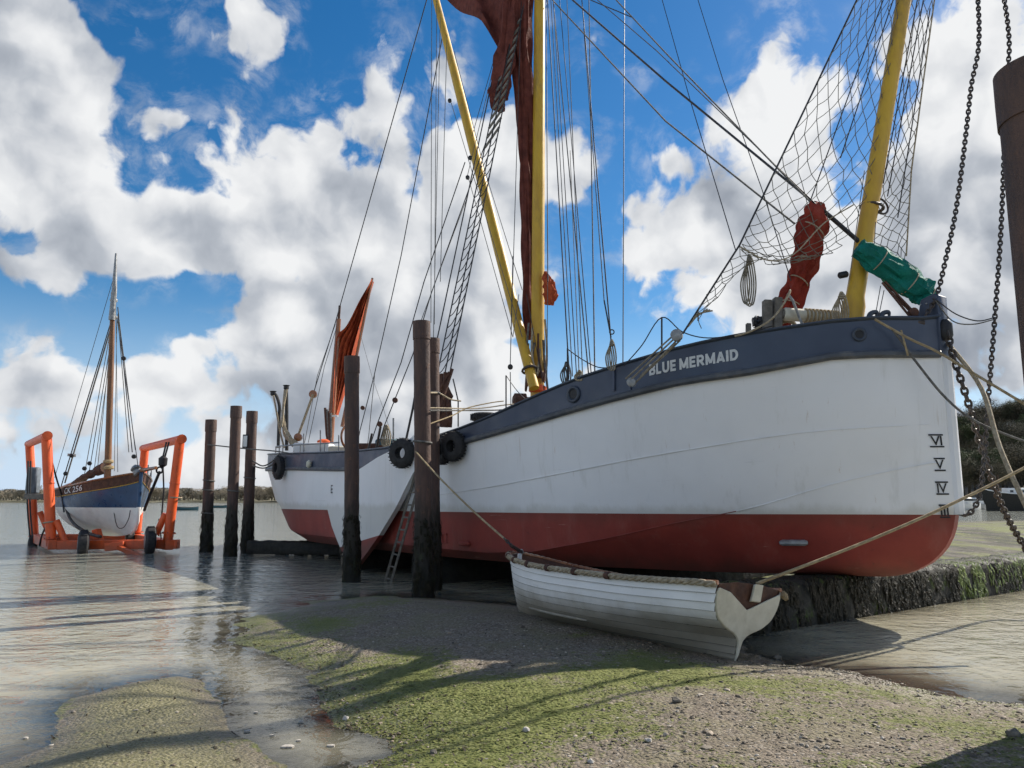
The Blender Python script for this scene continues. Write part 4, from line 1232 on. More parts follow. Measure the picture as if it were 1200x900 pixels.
cloth("topsail_bundle", [at(u, v, 18.0) for u, v in ((600, -30), (597, 20), (592, 70), (585, 105), (583, 118), (588, 131))], [.22, .2, .2, .22, .2, .06], M['tan_sail'], 5, .4, .8, 6, 9)
cloth("sail_corner", [at(u, v, 17.7) for u, v in ((639, 318), (641, 328), (645, 342), (643, 357))], [.03, .10, .15, .10], M['mizzen_sail'], 3, .32, .7, 5, 21)
cloth("headsail_cover", [at(u, v, y) for u, v, y in ((958, 238, 10.8), (955, 250, 10.8), (952, 266, 10.85), (947, 292, 11), (940, 318, 11.15), (932, 342, 11.3), (921, 366, 11.4), (912, 392, 11.4))],
      [.09, .17, .215, .19, .155, .165, .15, .10], M['red_cover'], 4, .30, .75, 8, 4)
cloth("anchor_cover", [at(u, v, 10.5) for u, v in ((1005, 290), (1016, 297), (1036, 310), (1058, 326), (1076, 339), (1086, 346), (1094, 350))],
      [.13, .165, .185, .195, .19, .165, .07], M['green_tarp'], 5, .20, .8, 8, 6, across=Vector((.5, 0, .8)))
hc_ = [o for o in barge.children if o.name.startswith('headsail_cover')][0]
for u, v, y, w, tilt in ((951, 271, 10.87, .225, .3), (943, 305, 11.05, .19, -.2), (936, 330, 11.2, .17, .25), (926, 356, 11.35, .165, -.1)):
    MB().ring(at(u, v, y), Vector((.35, 0, 1)) + Vector((tilt, 0, 0)), w, .010, 20, 5, squash=.8).build("lashing", M['rope'], hc_)
ac_ = [o for o in barge.children if o.name.startswith('anchor_cover')][0]
for u, v, w in ((1030, 306, .19), (1066, 332, .2), (1088, 347, .14)):
    MB().ring(at(u, v, 10.5), Vector((.8, 0, -.6)), w, .008, 20, 5, squash=.85).build("lashing", M['rope'], ac_)
# mizzen sail furled between mast and sprit
prof = [((393, 396), (398, 392)), ((392.5, 410), (404, 384)), ((392, 425), (412, 372)), ((391, 445), (416, 390)), ((391, 462), (414, 408)), ((391, 484), (396, 484))]
A_ = [at(436, 328, 29.4), at(421, 352, 29.3), at(405, 382, 29.2), at(394.5, 394, 29.2), at(392.8, 425, 29.15), at(391.2, 484, 29.1)]
Bq = [at(437, 329, 29.6), at(431.5, 352, 29.6), at(424, 382, 29.6), at(416, 412, 29.6), at(406, 450, 29.5), at(395, 487, 29.3)]
ra, rb = catmull(A_, 5), catmull(Bq, 5)
rows = [[p.lerp(q, k / 16) + Vector((0, .16 * math.sin(k * 1.9 + i * .12) + .06 * math.sin(k * 4.1), 0)) for k in range(17)] for i, (p, q) in enumerate(zip(ra, rb))]
MB().grid(rows).grid([[p + Vector((0, .03, 0)) for p in r] for r in rows], flip=True).build("mizzen_sail", M['mizzen_sail'], barge, smooth=60)
MB().tube([at(401, 500, 28.7), at(436.5, 326, 29.5)], [.07, .045], 8).build("mizzen_sprit", M['varnish'], barge)

# ---- rigging
def line(name, pts, r, mat, parent=None, n=5):
    q = [p if isinstance(p, Vector) else at(*p) for p in pts]
    return MB().tube(q, r, n).build(name, mat, parent or barge)
WR, RP, GR = M['wire'], M['rope'], M['grey_rope']
mh = mast_a + md * 14.6                    # hounds
def to_head(u, v, y, dz=0.0):              # a rope from a deck point up to the mast head
    return at(u, v, y), head + Vector((0, 0, dz))
def thru(u1, v1, y1, u2, v2, y2, k):
    """from the first point through the second and on by the factor k"""
    a_, c_ = at(u1, v1, y1), at(u2, v2, y2)
    return [a_, a_ + (c_ - a_) * k]
# forestays down to the stem and the headsail tack
line("forestay", [(953, 237, 10.75), (780, 95, 13.4), (671, 0, 16.0), (640, -30, 17.4)], .020, WR)
line("forestay", [(1006, 283, 10.75), (975, 256, 10.72), (953, 237, 10.75)], [.035, .035, .03], WR)
line("stay", [(949, 236, 10.75), (780, 62, 13.6), (722, 0, 15.3), (650, -78, 18)], .014, GR)
line("stay", [(931, 262, 10.8), (780, 142, 13.5), (651, 4, 17.2), (632, -18, 17.9)], .016, GR)
line("stay", [(956, 239, 10.7), (770, 60, 14.2), (700, 0, 16)], .010, WR)
line("halyard", [(862, 293, 10.9), (809, 118, 13.2), (776, 0, 15.2), (752, -90, 17)], .008, WR)
line("halyard", [(927, 329, 10.9), (893, 222, 12), (847, 93, 14), (818, 0, 15.5), (795, -80, 17)], .008, WR)
line("stay", [(692, 0, 17), (740, 20, 16)], .012, WR)
# starboard bowsprit shroud with its tackle
ts = at(1097, -190, 11.1)
line("bowsprit_shroud", [(800, 391, 10.55), (866.7, 287, 10.55), (1004, 0, 10.8), ts], .015, WR)
line("bowsprit_shroud", [(1062, 300, 11.2), (1068, 200, 11.2), (1080, 110, 11.2), (1095, 0, 11.3), tip], .012, RP)
blk = MB().lathe(at(793, 393, 10.62), (-.35, -1, 0), [(-.05, .05), (-.04, .085), (.04, .085), (.05, .05)], 14).build("tackle_block", M['galv'], barge)
for a_, c_ in (((790, 397), (737, 447)), ((794, 398), (742, 451)), ((797, 399), (747, 446)), ((789, 393), (733, 444)), ((792, 402), (750, 441))):
    line("tackle_rope", [(*a_, 10.62), (*c_, 10.98)], .013, M['tackle'], n=5)
MB().lathe(at(740, 448, 11.0), (-.35, -1, 0), [(-.05, .04), (-.04, .065), (.04, .065), (.05, .04)], 14).build("tackle_block", M['galv'], barge)
for k in range(3):
    line("lashing", [(806 + k, 383 - k, 10.55), (815, 372 - 2 * k, 10.55), (829 + 3 * k, 362 + k, 10.55)], .012, RP)
line("rope_tail", [(818, 366, 10.5), (819, 378, 10.5), (822, 385, 10.5)], .006, GR)
# stanchions and lifelines on the bulwark
for u, v0, v1 in ((775.5, 372, 414), (665, 408, 452), (593, 440, 484)):
    p, s = on_side(u, v1, 0); y = p.y + .05
    MB().tube([at(u, v1 + 3, y), at(u, v0, y)], .014, 6).build("stanchion", M['wire'], barge)
line("lifeline", catmull([at(731, 429, 11.4), at(752, 405, 11.2), at(775.5, 372, 10.9), at(800, 389, 10.8), at(830, 396, 10.7), at(870, 391, 10.5), at(905, 382, 10.4)], 6), .009, WR)
line("lifeline", catmull([at(665, 409, 12.3), at(682, 421, 12.1), at(700, 430, 11.9), at(717, 431, 11.7)], 6), .009, WR)
line("lifeline", catmull([at(593, 440, 14), at(606, 458, 13.8), at(620, 472, 13.5)], 5), .008, WR)
# ropes from the mast head down to the starboard side, right of the mast
fan = [(641, -10, 667, 438), (645, -10, 671, 441), (648, -10, 676, 445), (652, 40, 690, 441), (655, -10, 693, 440), (664, -10, 683, 446), (681, -10, 716, 398), (686, 60, 708, 352), (640, -10, 642, 330), (690, -10, 697, 436), (731.8, -10, 730, 428), (669, 200, 679, 447)]
for i, (u1, v1, u2, v2) in enumerate(fan):
    p, s = on_side(u2, min(v2, 470), 0)
    yb = p.y if v2 > 400 else 11.6
    q0 = at(u2, v2, yb); q1 = at(u1, v1, 17.4)
    line("running_rope", [q0, q1, q1 + (q1 - q0) * .15], .009 if i % 3 else .012, GR if i % 2 else WR)
# the tackle hanging inside the rail, with its coil
line("tackle_pendant", [(708, 352, 11.6), (716, 395, 11.55)], .012, WR)
MB().ring(at(717, 389, 11.5), (0, 1, 0), .035, .010, 12, 6).build("shackle", M['wire'], barge)
def coil(name, u, v, y, h, w, mat, loops=3, parent=None):
    """a rope coil hung up: narrow neck, long loops"""
    b_ = MB()
    for k in range(loops):
        o = (k - loops / 2) / loops
        pts = [at(u + o * 2, v, y), at(u + w * .7 * (.25 + o), v + h * .18, y - .02 * k), at(u + w * .7 * (.55 + o), v + h * .6, y - .02 * k), at(u + w * .7 * (.25 + o), v + h * (.98 - .08 * abs(o)), y - .02 * k),
               at(u + w * .7 * (-.25 + o), v + h * (.95 - .1 * abs(o)), y + .01 * k), at(u + w * .7 * (-.5 + o), v + h * .55, y), at(u - w * .2, v + h * .16, y)]
        b_.tube(catmull(pts + [pts[0]], 5), .0115 * y / 11, 5)
    b_.ring(at(u, v + h * .14, y - .03), (0, 0, 1), w * .22 * y / F, .0115 * y / 11, 12, 5)
    b_.ring(at(u, v + h * .19, y - .03), (0, 0, 1), w * .2 * y / F, .0115 * y / 11, 12, 5)
    return b_.build(name, mat, parent or barge)
coil("rope_coil", 717, 398, 11.5, 36, 10, M['tackle'])
for u_, v0_, v1_ in ((719, 428, 458), (738, 445, 466)):
    MB().bar(on_side(u_, v0_, .02)[0], on_side(u_, v1_, .02)[0], .05, .02, up=DS).build("chain_plate", M['navy'], barge)
coil("rope_coil", 664, 424, 12.4, 26, 10, M['grey_rope'])
coil("rope_coil", 878, 298, 10.7, 60, 14, M['tackle'], 4)
coil("rope_coil", 986, 342, 10.45, 40, 15, M['rope'], 4)
coil("rope_coil", 679, 434, 12.1, 12, 8, M['rope'])
# starboard main shrouds with ratlines
feet = [(497, 470, 16.9), (506, 470, 16.6), (518, 455, 16.4), (527, 438, 16.3)]
tops = [(588, 40, 18.2), (598, 30, 18.1), (604, 20, 18.0), (613, 10, 17.95)]
sh_o = []; SH = []
for (a_, c_) in zip(feet, tops):
    p, q = at(*a_), at(*c_); SH.append((p, q)); sh_o.append(line("shroud", [p, q, q + (q - p) * .22], .016, WR))
for k in range(34):
    f = .06 + k * .0275
    pts = [SH[i][0].lerp(SH[i][1], f) for i in (1, 2, 3)]
    mids = [pts[0], pts[0].lerp(pts[1], .5) - Vector((0, 0, .045)), pts[1], pts[1].lerp(pts[2], .5) - Vector((0, 0, .05)), pts[2]]
    if f < .62: line("ratline", catmull(mids, 3), .010, WR, sh_o[1], 4)
    else: MB().bar(pts[0], pts[2], .03, .05).build("ratline", M['grey_wood'], sh_o[1])
for i in (1, 2):
    p0_, q0_ = SH[i]; MB().tube([p0_ + (q0_ - p0_) * .02, p0_ - (q0_ - p0_) * .16], .012, 5).build("lanyard", M['dark_wood'], sh_o[i])
for (a_, c_) in (((513, 486, 16.3), (530, 432, 16.2)), ((519, 478, 16.3), (522, 436, 16.2)), ((508, 470, 16.3), (527, 436, 16.2))):
    MB().bar(at(*a_), at(*c_), .07, .05).build("shroud_board", M['dark_wood'], barge)
cloth("brown_bundle", [at(518, 438, 16.5), at(520, 470, 16.5), at(518, 500, 16.5)], [.06, .16, .18], M['dark_wood'], 4, .3, .8, 6, 13)
line("shroud", [(531, 444, 16), (537, 470, 15.9), (537, 500, 15.8)], .016, GR)
# vangs from the sprit end to the quarters
line("vang", [(506, -40, 22.6), (500, 0, 22.9), (415, 300, 27.5), (393, 378, 28.1), (367, 462, 28.6)], .018, WR)
va = line("vang_tackle", [(367, 462, 28.5), (349, 512, 28.9)], .05, RP)
for u, v in ((367, 462), (349.5, 512.5)):
    MB().lathe(at(u, v, 28.6), (0, 1, 0), [(-.1, .06), (-.07, .15), (.07, .15), (.1, .06)], 12).build("vang_block", M['varnish'], va)
line("vang", [(520, 35, 22), (470, 300, 24), (438.5, 440, 25), (422, 504, 25.5), (417, 530, 25.6)], .016, WR)
line("backstay", [(439, 440, 25), (432, 512, 25.2), (429, 532, 25.2)], .012, GR)
line("backstay", [(420, 383, 28), (437, 445, 26), (449, 478, 25), (462, 520, 24)], .007, GR)
line("backstay", [(354, 535, 28.8), (372, 440, 29), (393, 380, 29.2)], .012, GR)
line("backstay", [(361, 520, 28.8), (380, 430, 29), (394, 385, 29.2)], .012, GR)
# runners beside the big pile
rn = [((438, 543), (450, 500), (484, 415), (505, 345), (570, 165)), ((427, 542), (442, 497), (470, 425), (497, 330), (545, 190))]
for i, pts in enumerate(rn):
    line("runner", [(u, v, 19.8 - .0022 * (543 - v) * 2) for u, v in pts], .014, WR)
for u, v, y in ((445, 497, 19.6), (463, 469, 19.5), (425, 478, 25)):
    MB().lathe(at(u, v, y), (0, 1, 0), [(-.05, .03), (-.04, .07), (.04, .07), (.05, .03)], 12).build("runner_block", M['dark_wood'], barge)
line("lanyard", [(438, 543, 19.9), (446, 500, 19.7)], .035, M['chain']); line("lanyard", [(427, 545, 20.1), (436, 508, 19.9)], .03, M['chain'])
line("runner", [(476, 515, 18.3), (484, 478, 18.2), (488, 455, 18.1)], .03, WR)
# thin verticals left of the mast
for u1, v1, u2, v2, y1, y2 in ((506, -10, 505, 378, 19.5, 17), (516, 20, 508, 395, 19.5, 17), (524, 40, 516, 330, 19.5, 17), (512, -10, 509, 380, 19.5, 17), (532, 60, 568, 200, 20, 19), (568, 200, 612, 340, 19, 17.9),
                               (528, 118, 612, 395, 20, 17.7), (548, 205, 601, 395, 19, 17.2), (548, 205, 600, -10, 19, 18), (553, 160, 586, 45, 19, 18.2), (601, 300, 598, 428, 17, 16), (608, 345, 601, 395, 18, 17),
                               (611, 0, 598, 425, 18, 15.5), (490, 385, 548, 230, 17.2, 19), (617, 345, 640, 470, 17.6, 17.5), (642, 300, 641, 470, 17.4, 17.4)):
    line("running_rope", [(u1, v1, y1), (u2, v2, y2)], .009, WR if (u1 % 2) else GR)
for u, v, y in ((548, 208, 19), (551, 185, 19), (598, 430, 15.6), (527, 118, 20)):
    MB().lathe(at(u, v, y), (0, 1, 0), [(-.04, .03), (-.03, .055), (.03, .055), (.04, .03)], 12).build("rope_block", M['wire'], barge)
line("rope_fall", [(598, 436, 15.6), (599, 486, 15.6)], .010, GR)
# gear made up round the foot of the mast
for k in range(9):
    a_ = 6.283 * k / 9; q = at(629, 418 + (k * 7) % 30, 17.8)
    MB().tube(catmull([q + Vector((math.cos(a_) * .2, math.sin(a_) * .2, .9)), q + Vector((math.cos(a_) * .24, math.sin(a_) * .24, .3)), q + Vector((math.cos(a_ + .5) * .26, math.sin(a_ + .5) * .26, -.25)), q + Vector((math.cos(a_ + .9) * .2, math.sin(a_ + .9) * .2, .4))], 4), .028, 5).build("halyard_fall", M[('rope', 'dark_wood', 'grey_rope')[k % 3]], mast)
# belaying rail and winch at the mast foot
MB().lathe(at(626, 470, 17.5), (1, .2, 0), [(-.5, .1), (-.46, .17), (-.2, .17), (-.18, .09), (.18, .09), (.2, .17), (.46, .17), (.5, .1)], 14).build("mast_winch", M['dark_wood'], barge)

# ---- foredeck gear
wa, wb = at(918, 368, 11.0), at(986, 373, 11.05)
wl_ = MB().tube([wa, wa.lerp(wb, .03), wa.lerp(wb, .1), wa.lerp(wb, .5), wb], [.085, .10, .098, .09, .085], 14).build("windlass_barrel", M['cream'], barge)
for k in range(9):
    q = wa.lerp(wb, .38 + .065 * k); MB().ring(q, wb - wa, .098, .018, 14, 5).build("rope_turn", M['warp'], wl_)
MB().lathe(wa - (wb - wa).normalized() * .03, wb - wa, [(0, .05), (.02, .07), (.04, .07)], 12).build("windlass_cap", M['grey_wood'], wl_)
for u, vt, vb, w in ((899, 352, 393, .125), (911, 349, 391, .12)):
    MB().bar(at(u, vb + 12, 11.0), at(u, vt, 11.0), w, w, up=(0, 1, 0)).build("windlass_bitt", M['grey_wood'], barge, bevel=.012)
MB().bar(at(877, 400, 11), at(877, 379, 11), .07, .07, up=(0, 1, 0)).build("bollard_post", M['grey_wood'], barge, bevel=.01)
cloth("black_sack", [at(882, 377, 11.1), at(890, 378, 11.1), at(895, 392, 11.1)], [.06, .10, .09], M['black'], 3, .2, .8, 5, 17)
MB().tube([at(923, 344, 10.85), at(929, 352, 10.85), at(940, 380, 10.85)], .02, 6).build("windlass_lever", M['galv'], barge)
line("mooring_line", catmull([at(861, 394, 10.3), at(880, 388, 10.2), at(905, 373, 10.15), at(922, 350, 10.2), at(926, 340, 10.3), at(920, 352, 10.4)], 5), .014, RP)
MB().ring(at(921, 388, 11.1), (0, 1, 0), .17, .03, 18, 6, squash=.8).build("rope_bight", M['rope'], barge)
for u in (1026, 1040):
    p = at(u, 376, 10.25)
    MB().tube(catmull([p + Vector((-.10, 0, 0)), p + Vector((-.06, 0, .10)), p + Vector((.02, 0, .12)), p + Vector((.03, 0, .06))], 5), [.04, .035, .03, .015], 8).build("rail_horn", M['dark_navy'], barge)
MB().tube([at(1036, 376, 10.2), at(1062, 378, 10.15), at(1083, 378, 10.12)], .035, 8).build("chain_stopper", M['chain'], barge)
for a_, c_ in (((1034, 331), (1068, 373)), ((1037, 330), (1076, 371)), ((1040, 338), (1080, 378))):
    line("anchor_tackle", [(*a_, 10.35), (*c_, 10.2)], .017, M['dark_wood'])
for u1, v1, u2, v2 in ((1032, 335, 1025, 374), (1036, 340, 1029, 374), (1013, 200, 997, 315), (1026, 260, 1024, 300)):
    line("light_line", [(u1, v1, 10.5), (u2, v2, 10.4)], .006, GR)
MB().lathe(at(1070, 366, 10.2), (0, 1, 0), [(-.05, .03), (-.04, .06), (.04, .06), (.05, .03)], 12).build("tackle_block", M['dark_wood'], barge)
MB().lathe(at(1108, 385, 10.15), (0, 0, 1), [(-.16, .06), (-.10, .09), (.06, .09), (.12, .05)], 12).build("hawse_pipe", M['black'], barge)
# ---- net between the bowsprit and its shrouds
def net_sheet(name, left, right, nu, nv, sagf, seed, r=.0062):
    rr = random.Random(seed); P_ = {}
    l_, r_ = catmull(left, 10), catmull(right, 10)
    smp = lambda c, f: c[min(int(f * (len(c) - 1)), len(c) - 2)].lerp(c[min(int(f * (len(c) - 1)), len(c) - 2) + 1], f * (len(c) - 1) - min(int(f * (len(c) - 1)), len(c) - 2))
    for i in range(nv + 1):
        for k in range(nu + 1):
            f, g = i / nv, k / nu
            p = smp(l_, f).lerp(smp(r_, f), g)
            s_ = sagf * math.sin(math.pi * g) * (.4 + f)
            j = .016 if 0 < k < nu else 0
            P_[i, k] = p + Vector((rr.gauss(0, j), .35 * s_ + rr.gauss(0, j), -s_ + rr.gauss(0, j)))
    b_ = MB()
    for i in range(nv):
        for k in range(nu + 1):
            if (i + k) % 2 == 0:
                for d in (-1, 1):
                    if 0 <= k + d <= nu:
                        p, q = P_[i, k], P_[i + 1, k + d]; m_ = p.lerp(q, .5) - Vector((0, 0, .008))
                        b_.tube([p, m_, q], r, 3, cap=False)
    return b_.build(name, M['net'], barge)
net_sheet("bowsprit_net", [at(1050, -90, 10.8), at(1004, 0, 10.75), at(950, 112, 10.65), at(900, 216, 10.6), at(872, 280, 10.55), at(868, 292, 10.55)],
          [at(1077, -90, 10.95), at(1060, 0, 10.9), at(1040, 112, 10.8), at(1020, 216, 10.75), at(985, 290, 10.7), at(940, 300, 10.6)], 14, 38, .10, 3)
net_sheet("bowsprit_net", [at(1077, -90, 11.0), at(1062, 0, 11.0), at(1042, 112, 10.95), at(1026, 200, 10.95), at(1010, 275, 10.9), at(1040, 300, 11.0)],
          [at(1104, -90, 11.3), at(1095, 0, 11.3), at(1080, 112, 11.2), at(1070, 190, 11.2), at(1066, 245, 11.2), at(1060, 305, 11.2)], 9, 40, .04, 4)
net_sheet("bowsprit_net", [at(867, 288, 10.55), at(845, 320, 10.55), at(828, 345, 10.5), at(812, 372, 10.5)], [at(905, 300, 10.6), at(872, 312, 10.5), at(850, 335, 10.5), at(826, 364, 10.5)], 4, 12, .05, 8, .006)
line("net_foot_rope", catmull([at(867, 289, 10.55), at(900, 305, 10.5), at(930, 298, 10.5), at(965, 262, 10.6), at(1000, 240, 10.7)], 6), .010, RP)
for u1, v1, u2, v2 in ((985, 185, 1050, -10), (940, 262, 1035, 0), (1040, 230, 1082, 0), (1035, 215, 1075, 0), (1052, 255, 1090, 10)):
    line("net_line", [(u1, v1, 10.75), (u2, v2, 10.95)], .009, WR)

# ---- gear on the after deck
for pts, r in (([(326, 525), (327, 490), (327.5, 476), (324, 464), (320, 461)], .06), ([(336, 528), (336, 480), (335.5, 454)], .065)):
    dv = MB().tube(catmull([at(u, v, 28.6) for u, v in pts], 5), r, 8).build("davit", M['black'], barge)
    line("davit_fall", [(pts[-1][0] + .5, pts[-1][1] + 2, 28.5), (328, 505, 28.5), (333, 525, 28.5)], .035, RP, dv)
    MB().lathe(at(*pts[-1], 28.6), (0, 0, 1), [(-.1, .05), (-.05, .1), (.05, .1), (.08, .14), (.1, .03)], 10).build("davit_head", M['black'], dv)
line("davit_fall", [(334, 457, 28.5), (330, 500, 28.4)], .05, RP)
cloth("white_bundle", [at(331, 480, 28.5), at(334, 505, 28.5), at(345, 520, 28.4), at(358, 526, 28.4)], [.04, .08, .12, .06], M['rope'], 4, .3, .8, 5, 31)
MB().lathe(at(379, 523, 28.2), (0, 0, 1), [(0, .2), (.06, .24), (.2, .23), (.26, .12)], 14).build("lifeboat_canister", M['buoy_orange'], barge)
for u, v, w, h, mt in ((368, 527, 1.3, .45, 'white'), (395, 530, 1.0, .4, 'cream'), (440, 528, .9, .35, 'dark_wood'), (455, 524, .6, .4, 'teal')):
    y = 27.5 if u < 420 else 21
    MB().box(at(u, v, y), w, .8, h, HA * -1 + .6).build("deck_box", M[mt], barge, bevel=.05)
for u, v0, v1 in ((375.5, 504, 524), (397, 510, 530), (356, 508, 528), (461, 490, 520), (419, 480, 530)):
    MB().tube([at(u, v1 + 8, 27 if u < 420 else 20), at(u, v0, 27 if u < 420 else 20)], .025, 6).build("stanchion", M['galv'], barge)
MB().ring(at(410, 512, 26.5), (1, -.6, 0), .42, .04, 22, 6).build("steering_wheel", M['varnish'], barge)
coil("rope_coil", 453, 498, 19.8, 26, 9, M['rope'])
rl = MB().tube([B(s, br(s) - .25, zr(s) + .28) for s in np.linspace(14, 23.5, 20)], .022, 6).build("guard_rail", M['galv'], barge)
for s in (15, 17, 19, 21, 23): MB().tube([B(s, br(s) - .25, zr(s) - .2), B(s, br(s) - .25, zr(s) + .28)], .02, 6).build("rail_post", M['galv'], rl)
for s0, s1, w in ((11.2, 15.2, 1.2), (4.6, 7.6, .9), (18.2, 20.6, 1.1)):
    MB().slab([B(s0, -w, zc(s0) + .12), B(s1, -w, zc(s1) + .12), B(s1, w, zc(s1) + .12), B(s0, w, zc(s0) + .12)], (0, 0, 1), .36).build("hatch_cover", M['dark_wood'], barge, bevel=.03)
# lashing line and lamp on the stern quarter
p, s = on_side(362, 543, .08); MB().lathe(p, (0, 0, 1), [(-.12, .03), (-.08, .07), (.04, .07), (.09, .02)], 10).build("stern_lamp", M['cream'], barge)
line("hanging_rope", [(392, 545, 24.6), (393, 560, 24.5), (394.5, 569, 24.5)], .03, WR)
# chains from the bowsprit end: one to the stem head, the bobstay to the stem, and the anchor chain
def chain(name, pts, link, wire, parent=None, mat=None):
    pts = [Vector(p) for p in pts]; d = [0]
    for a_, c_ in zip(pts, pts[1:]): d.append(d[-1] + (c_ - a_).length)
    pitch = link * .70; n = int(d[-1] / pitch); b_ = MB()
    P_ = lambda q: Vector([float(np.interp(q, d, [p[i] for p in pts])) for i in range(3)])
    for k in range(n):
        a_, c_ = P_(k * pitch), P_((k + 1) * pitch); t = (c_ - a_).normalized(); m_ = (a_ + c_) / 2
        x = t.cross(Vector((.43, -.9, .05))).normalized(); y = t.cross(x)
        w_ = (x + y).normalized() if k % 2 else (x - y).normalized()
        hw, hl = link * .30, link * .5
        loop = [m_ + t * (hl * math.sin(q)) * (1.0) + w_ * (hw * math.cos(q)) for q in [i * 6.283 / 10 for i in range(10)]]
        b_.tube(loop, wire, 5, closed=True)
    if parent is not None: return b_.build(name, mat or M['chain'], parent)
    return b_.build(name, mat or M['chain'], origin=pts[-1])
chain("stem_chain", catmull([tip + Vector((.05, 0, 0)), at(1146, 0, 10.3), at(1137, 110, 10.25), at(1122, 235, 10.2), at(1108, 305, 10.15), at(1097, 348, 10.15), at(1083, 372, 10.1)], 8), .085, .0125, barge)
chain("bobstay_chain", catmull([tip + Vector((.1, 0, 0)), at(1177, 0, 10.4), at(1178, 110, 10.4), at(1174, 250, 10.3), at(1166, 370, 10.25), at(1158, 470, 10.2), at(1154, 530, 10.15), at(1148, 580, 10.1), at(1138, 600, 10.1), at(1128, 604, 10.15), at(1121, 597, 10.25)], 8), .085, .0125, barge)
tg = gnd(1206, 652, .5)
chain("anchor_chain", catmull([at(1110, 388, 10.1), at(1118, 420, 10.1), at(1134, 470, 10.15), at(1152, 530, 10.4), at(1175, 595, 11), at(1200, 640, 11.6), gnd(1230, 690, .4)], 8), .125, .0175, barge)
line("light_line", catmull([at(1098, 352, 10.1), at(1120, 368, 10.15), at(1145, 376, 10.2), at(1166, 372, 10.25)], 5), .009, WR)
line("light_line", catmull([at(1096, 352, 10.1), at(1116, 376, 10.15), at(1140, 380, 10.2), at(1166, 374, 10.25)], 5), .009, GR)
# ------------------------------------------------------------------ tyre fenders
def tyre(u, v, y, R_, r, axis, label, rope_to=None):
    c = y if isinstance(y, Vector) else at(u, v, y); t = thing("tyre_fender", label, "tyre fender", c, "tyre fenders hung over the barge's side")
    ax = Vector(axis).normalized(); b_ = MB()
    b_.lathe(c, ax, [(-r * .9, R_ - r * .95), (-r * .98, R_ - r * .4), (-r * .92, R_ + r * .15), (-r * .6, R_ + r * .75), (0, R_ + r * .95), (r * .6, R_ + r * .75), (r * .92, R_ + r * .15), (r * .98, R_ - r * .4), (r * .9, R_ - r * .95)], 26)
    n = 26; b_.f = [f for f in b_.f if len(f) == 4]; b_.m = [0] * len(b_.f)
    k = 8 * n
    b_.f += [(i, k + i, k + (i + 1) % n, (i + 1) % n) for i in range(n)]; b_.m += [0] * n
    x = ax.orthogonal().normalized(); w = ax.cross(x)
    for i in range(26):
        a = 6.283 * i / 26; d = x * math.cos(a) + w * math.sin(a)
        b_.bar(c + d * (R_ + r * .93) - ax * r * .7, c + d * (R_ + r * .93) + ax * r * .7, .018, .012, up=d)
    b_.build("tread", M['rubber'], t)
    if rope_to: MB().tube([c + Vector((0, 0, R_ - .02)), rope_to], .016, 5).build("hanging_rope", M['grey_rope'], t)
    return t
tyre(471.5, 531, Vector(on_plane(471.5, 531, 3.36 + .19)), .215, .10, Vector((-.45, -.9, 0)), "black tyre hanging alone against the leeboard, just left of the tall pile", Vector(on_plane(476, 514, 3.45)))
tyre(531, 523, on_side(531, 523, .16)[0], .20, .09, Vector((-.6, -.8, 0)), "front black tyre of the pair hanging to the right of the tall piles", on_side(538, 507, .05)[0])
tyre(519, 527, on_side(519, 527, .16)[0], .20, .09, Vector((-.75, -.65, 0)), "rear black tyre of the pair, half behind the rusty pile", on_side(522, 511, .05)[0])
tyre(326.5, 548, at(326.5, 548, 22.95), .25, .11, Vector((-.8, -.6, 0)), "black tyre hanging high on the barge's white stern", at(330, 534, 23.1))
tyre(568, 489, 15.3, .20, .09, (0, 0, 1), "black tyre lying on the barge's deck, only its top showing above the rail")

# ------------------------------------------------------------------ mooring piles
def pile(u_top, v_top, u_base, v_base, w_px, label, collar=None, z_low=-.7):
    p = gnd(u_base, v_base, 0); y = p.y
    tp = at(u_top, v_top, y); r = w_px * .5 / F * y
    # a driven steel tube: base to top, a slightly wider collar round its head
    t = thing("mooring_pile", label, "pile", (p.x, p.y, 0), "steel mooring piles")
    d = (tp - p).normalized(); ln = (tp - p).length
    ch = (collar or 14) / F * y
    rp = random.Random(int(u_top)); rg = []
    nr = 46
    for i in range(nr):
        zz = z_low + (ln - ch - z_low) * i / (nr - 1); rg.append((zz - z_low, r * float(np.interp(zz, [-.7, .5, .9, 1.4], [1.18, 1.15, 1.08, 1.0]))))
    pm = MB().lathe(p + d * z_low, d, rg + [(ln - z_low - ch + .002, r * .8)], 24)
    # weed and barnacle lumps below the tide line, slight dents above
    for i, v_ in enumerate(pm.v):
        zz = v_[2]; am = float(np.interp(zz, [.3, 1.0, 1.6], [.12, .07, .012])) * r
        q_ = Vector(v_) - p - d * (Vector(v_) - p).dot(d)
        if q_.length > r * .9: pm.v[i] = tuple(Vector(v_) + q_.normalized() * rp.gauss(0, am))
    pm.build("post", M['pile'], t, smooth=50)
    hd_ = MB().lathe(p + d * (ln - ch), d, [(0, r * .9), (.002, r * 1.09), (ch * .5, r * 1.10), (ch, r * 1.08), (ch + .002, r * .98), (ch - .05, r * .96), (ch - .10, .01)], 24).build("collar", M['pile'], t, smooth=30)
    return t, p, d, r
tA = pile(247.5, 492, 241.5, 647, 12.0, "left-hand and shortest of the three thin piles standing in the water")
tB = pile(277, 476, 270, 652, 12.2, "tallest thin rusty pile, in the middle of the three in the water")
tC = pile(295.5, 482, 289.5, 648, 12.0, "right-hand thin pile of the three, joined to the black timber beam")
tD = pile(412.5, 418, 412, 682, 17.0, "dark pile standing alone in front of the barge's leeboard", 20)
tE = pile(494, 377, 496.5, 700, 19.5, "thick tall rusty pile nearest the ladder, in front of its twin", 22)
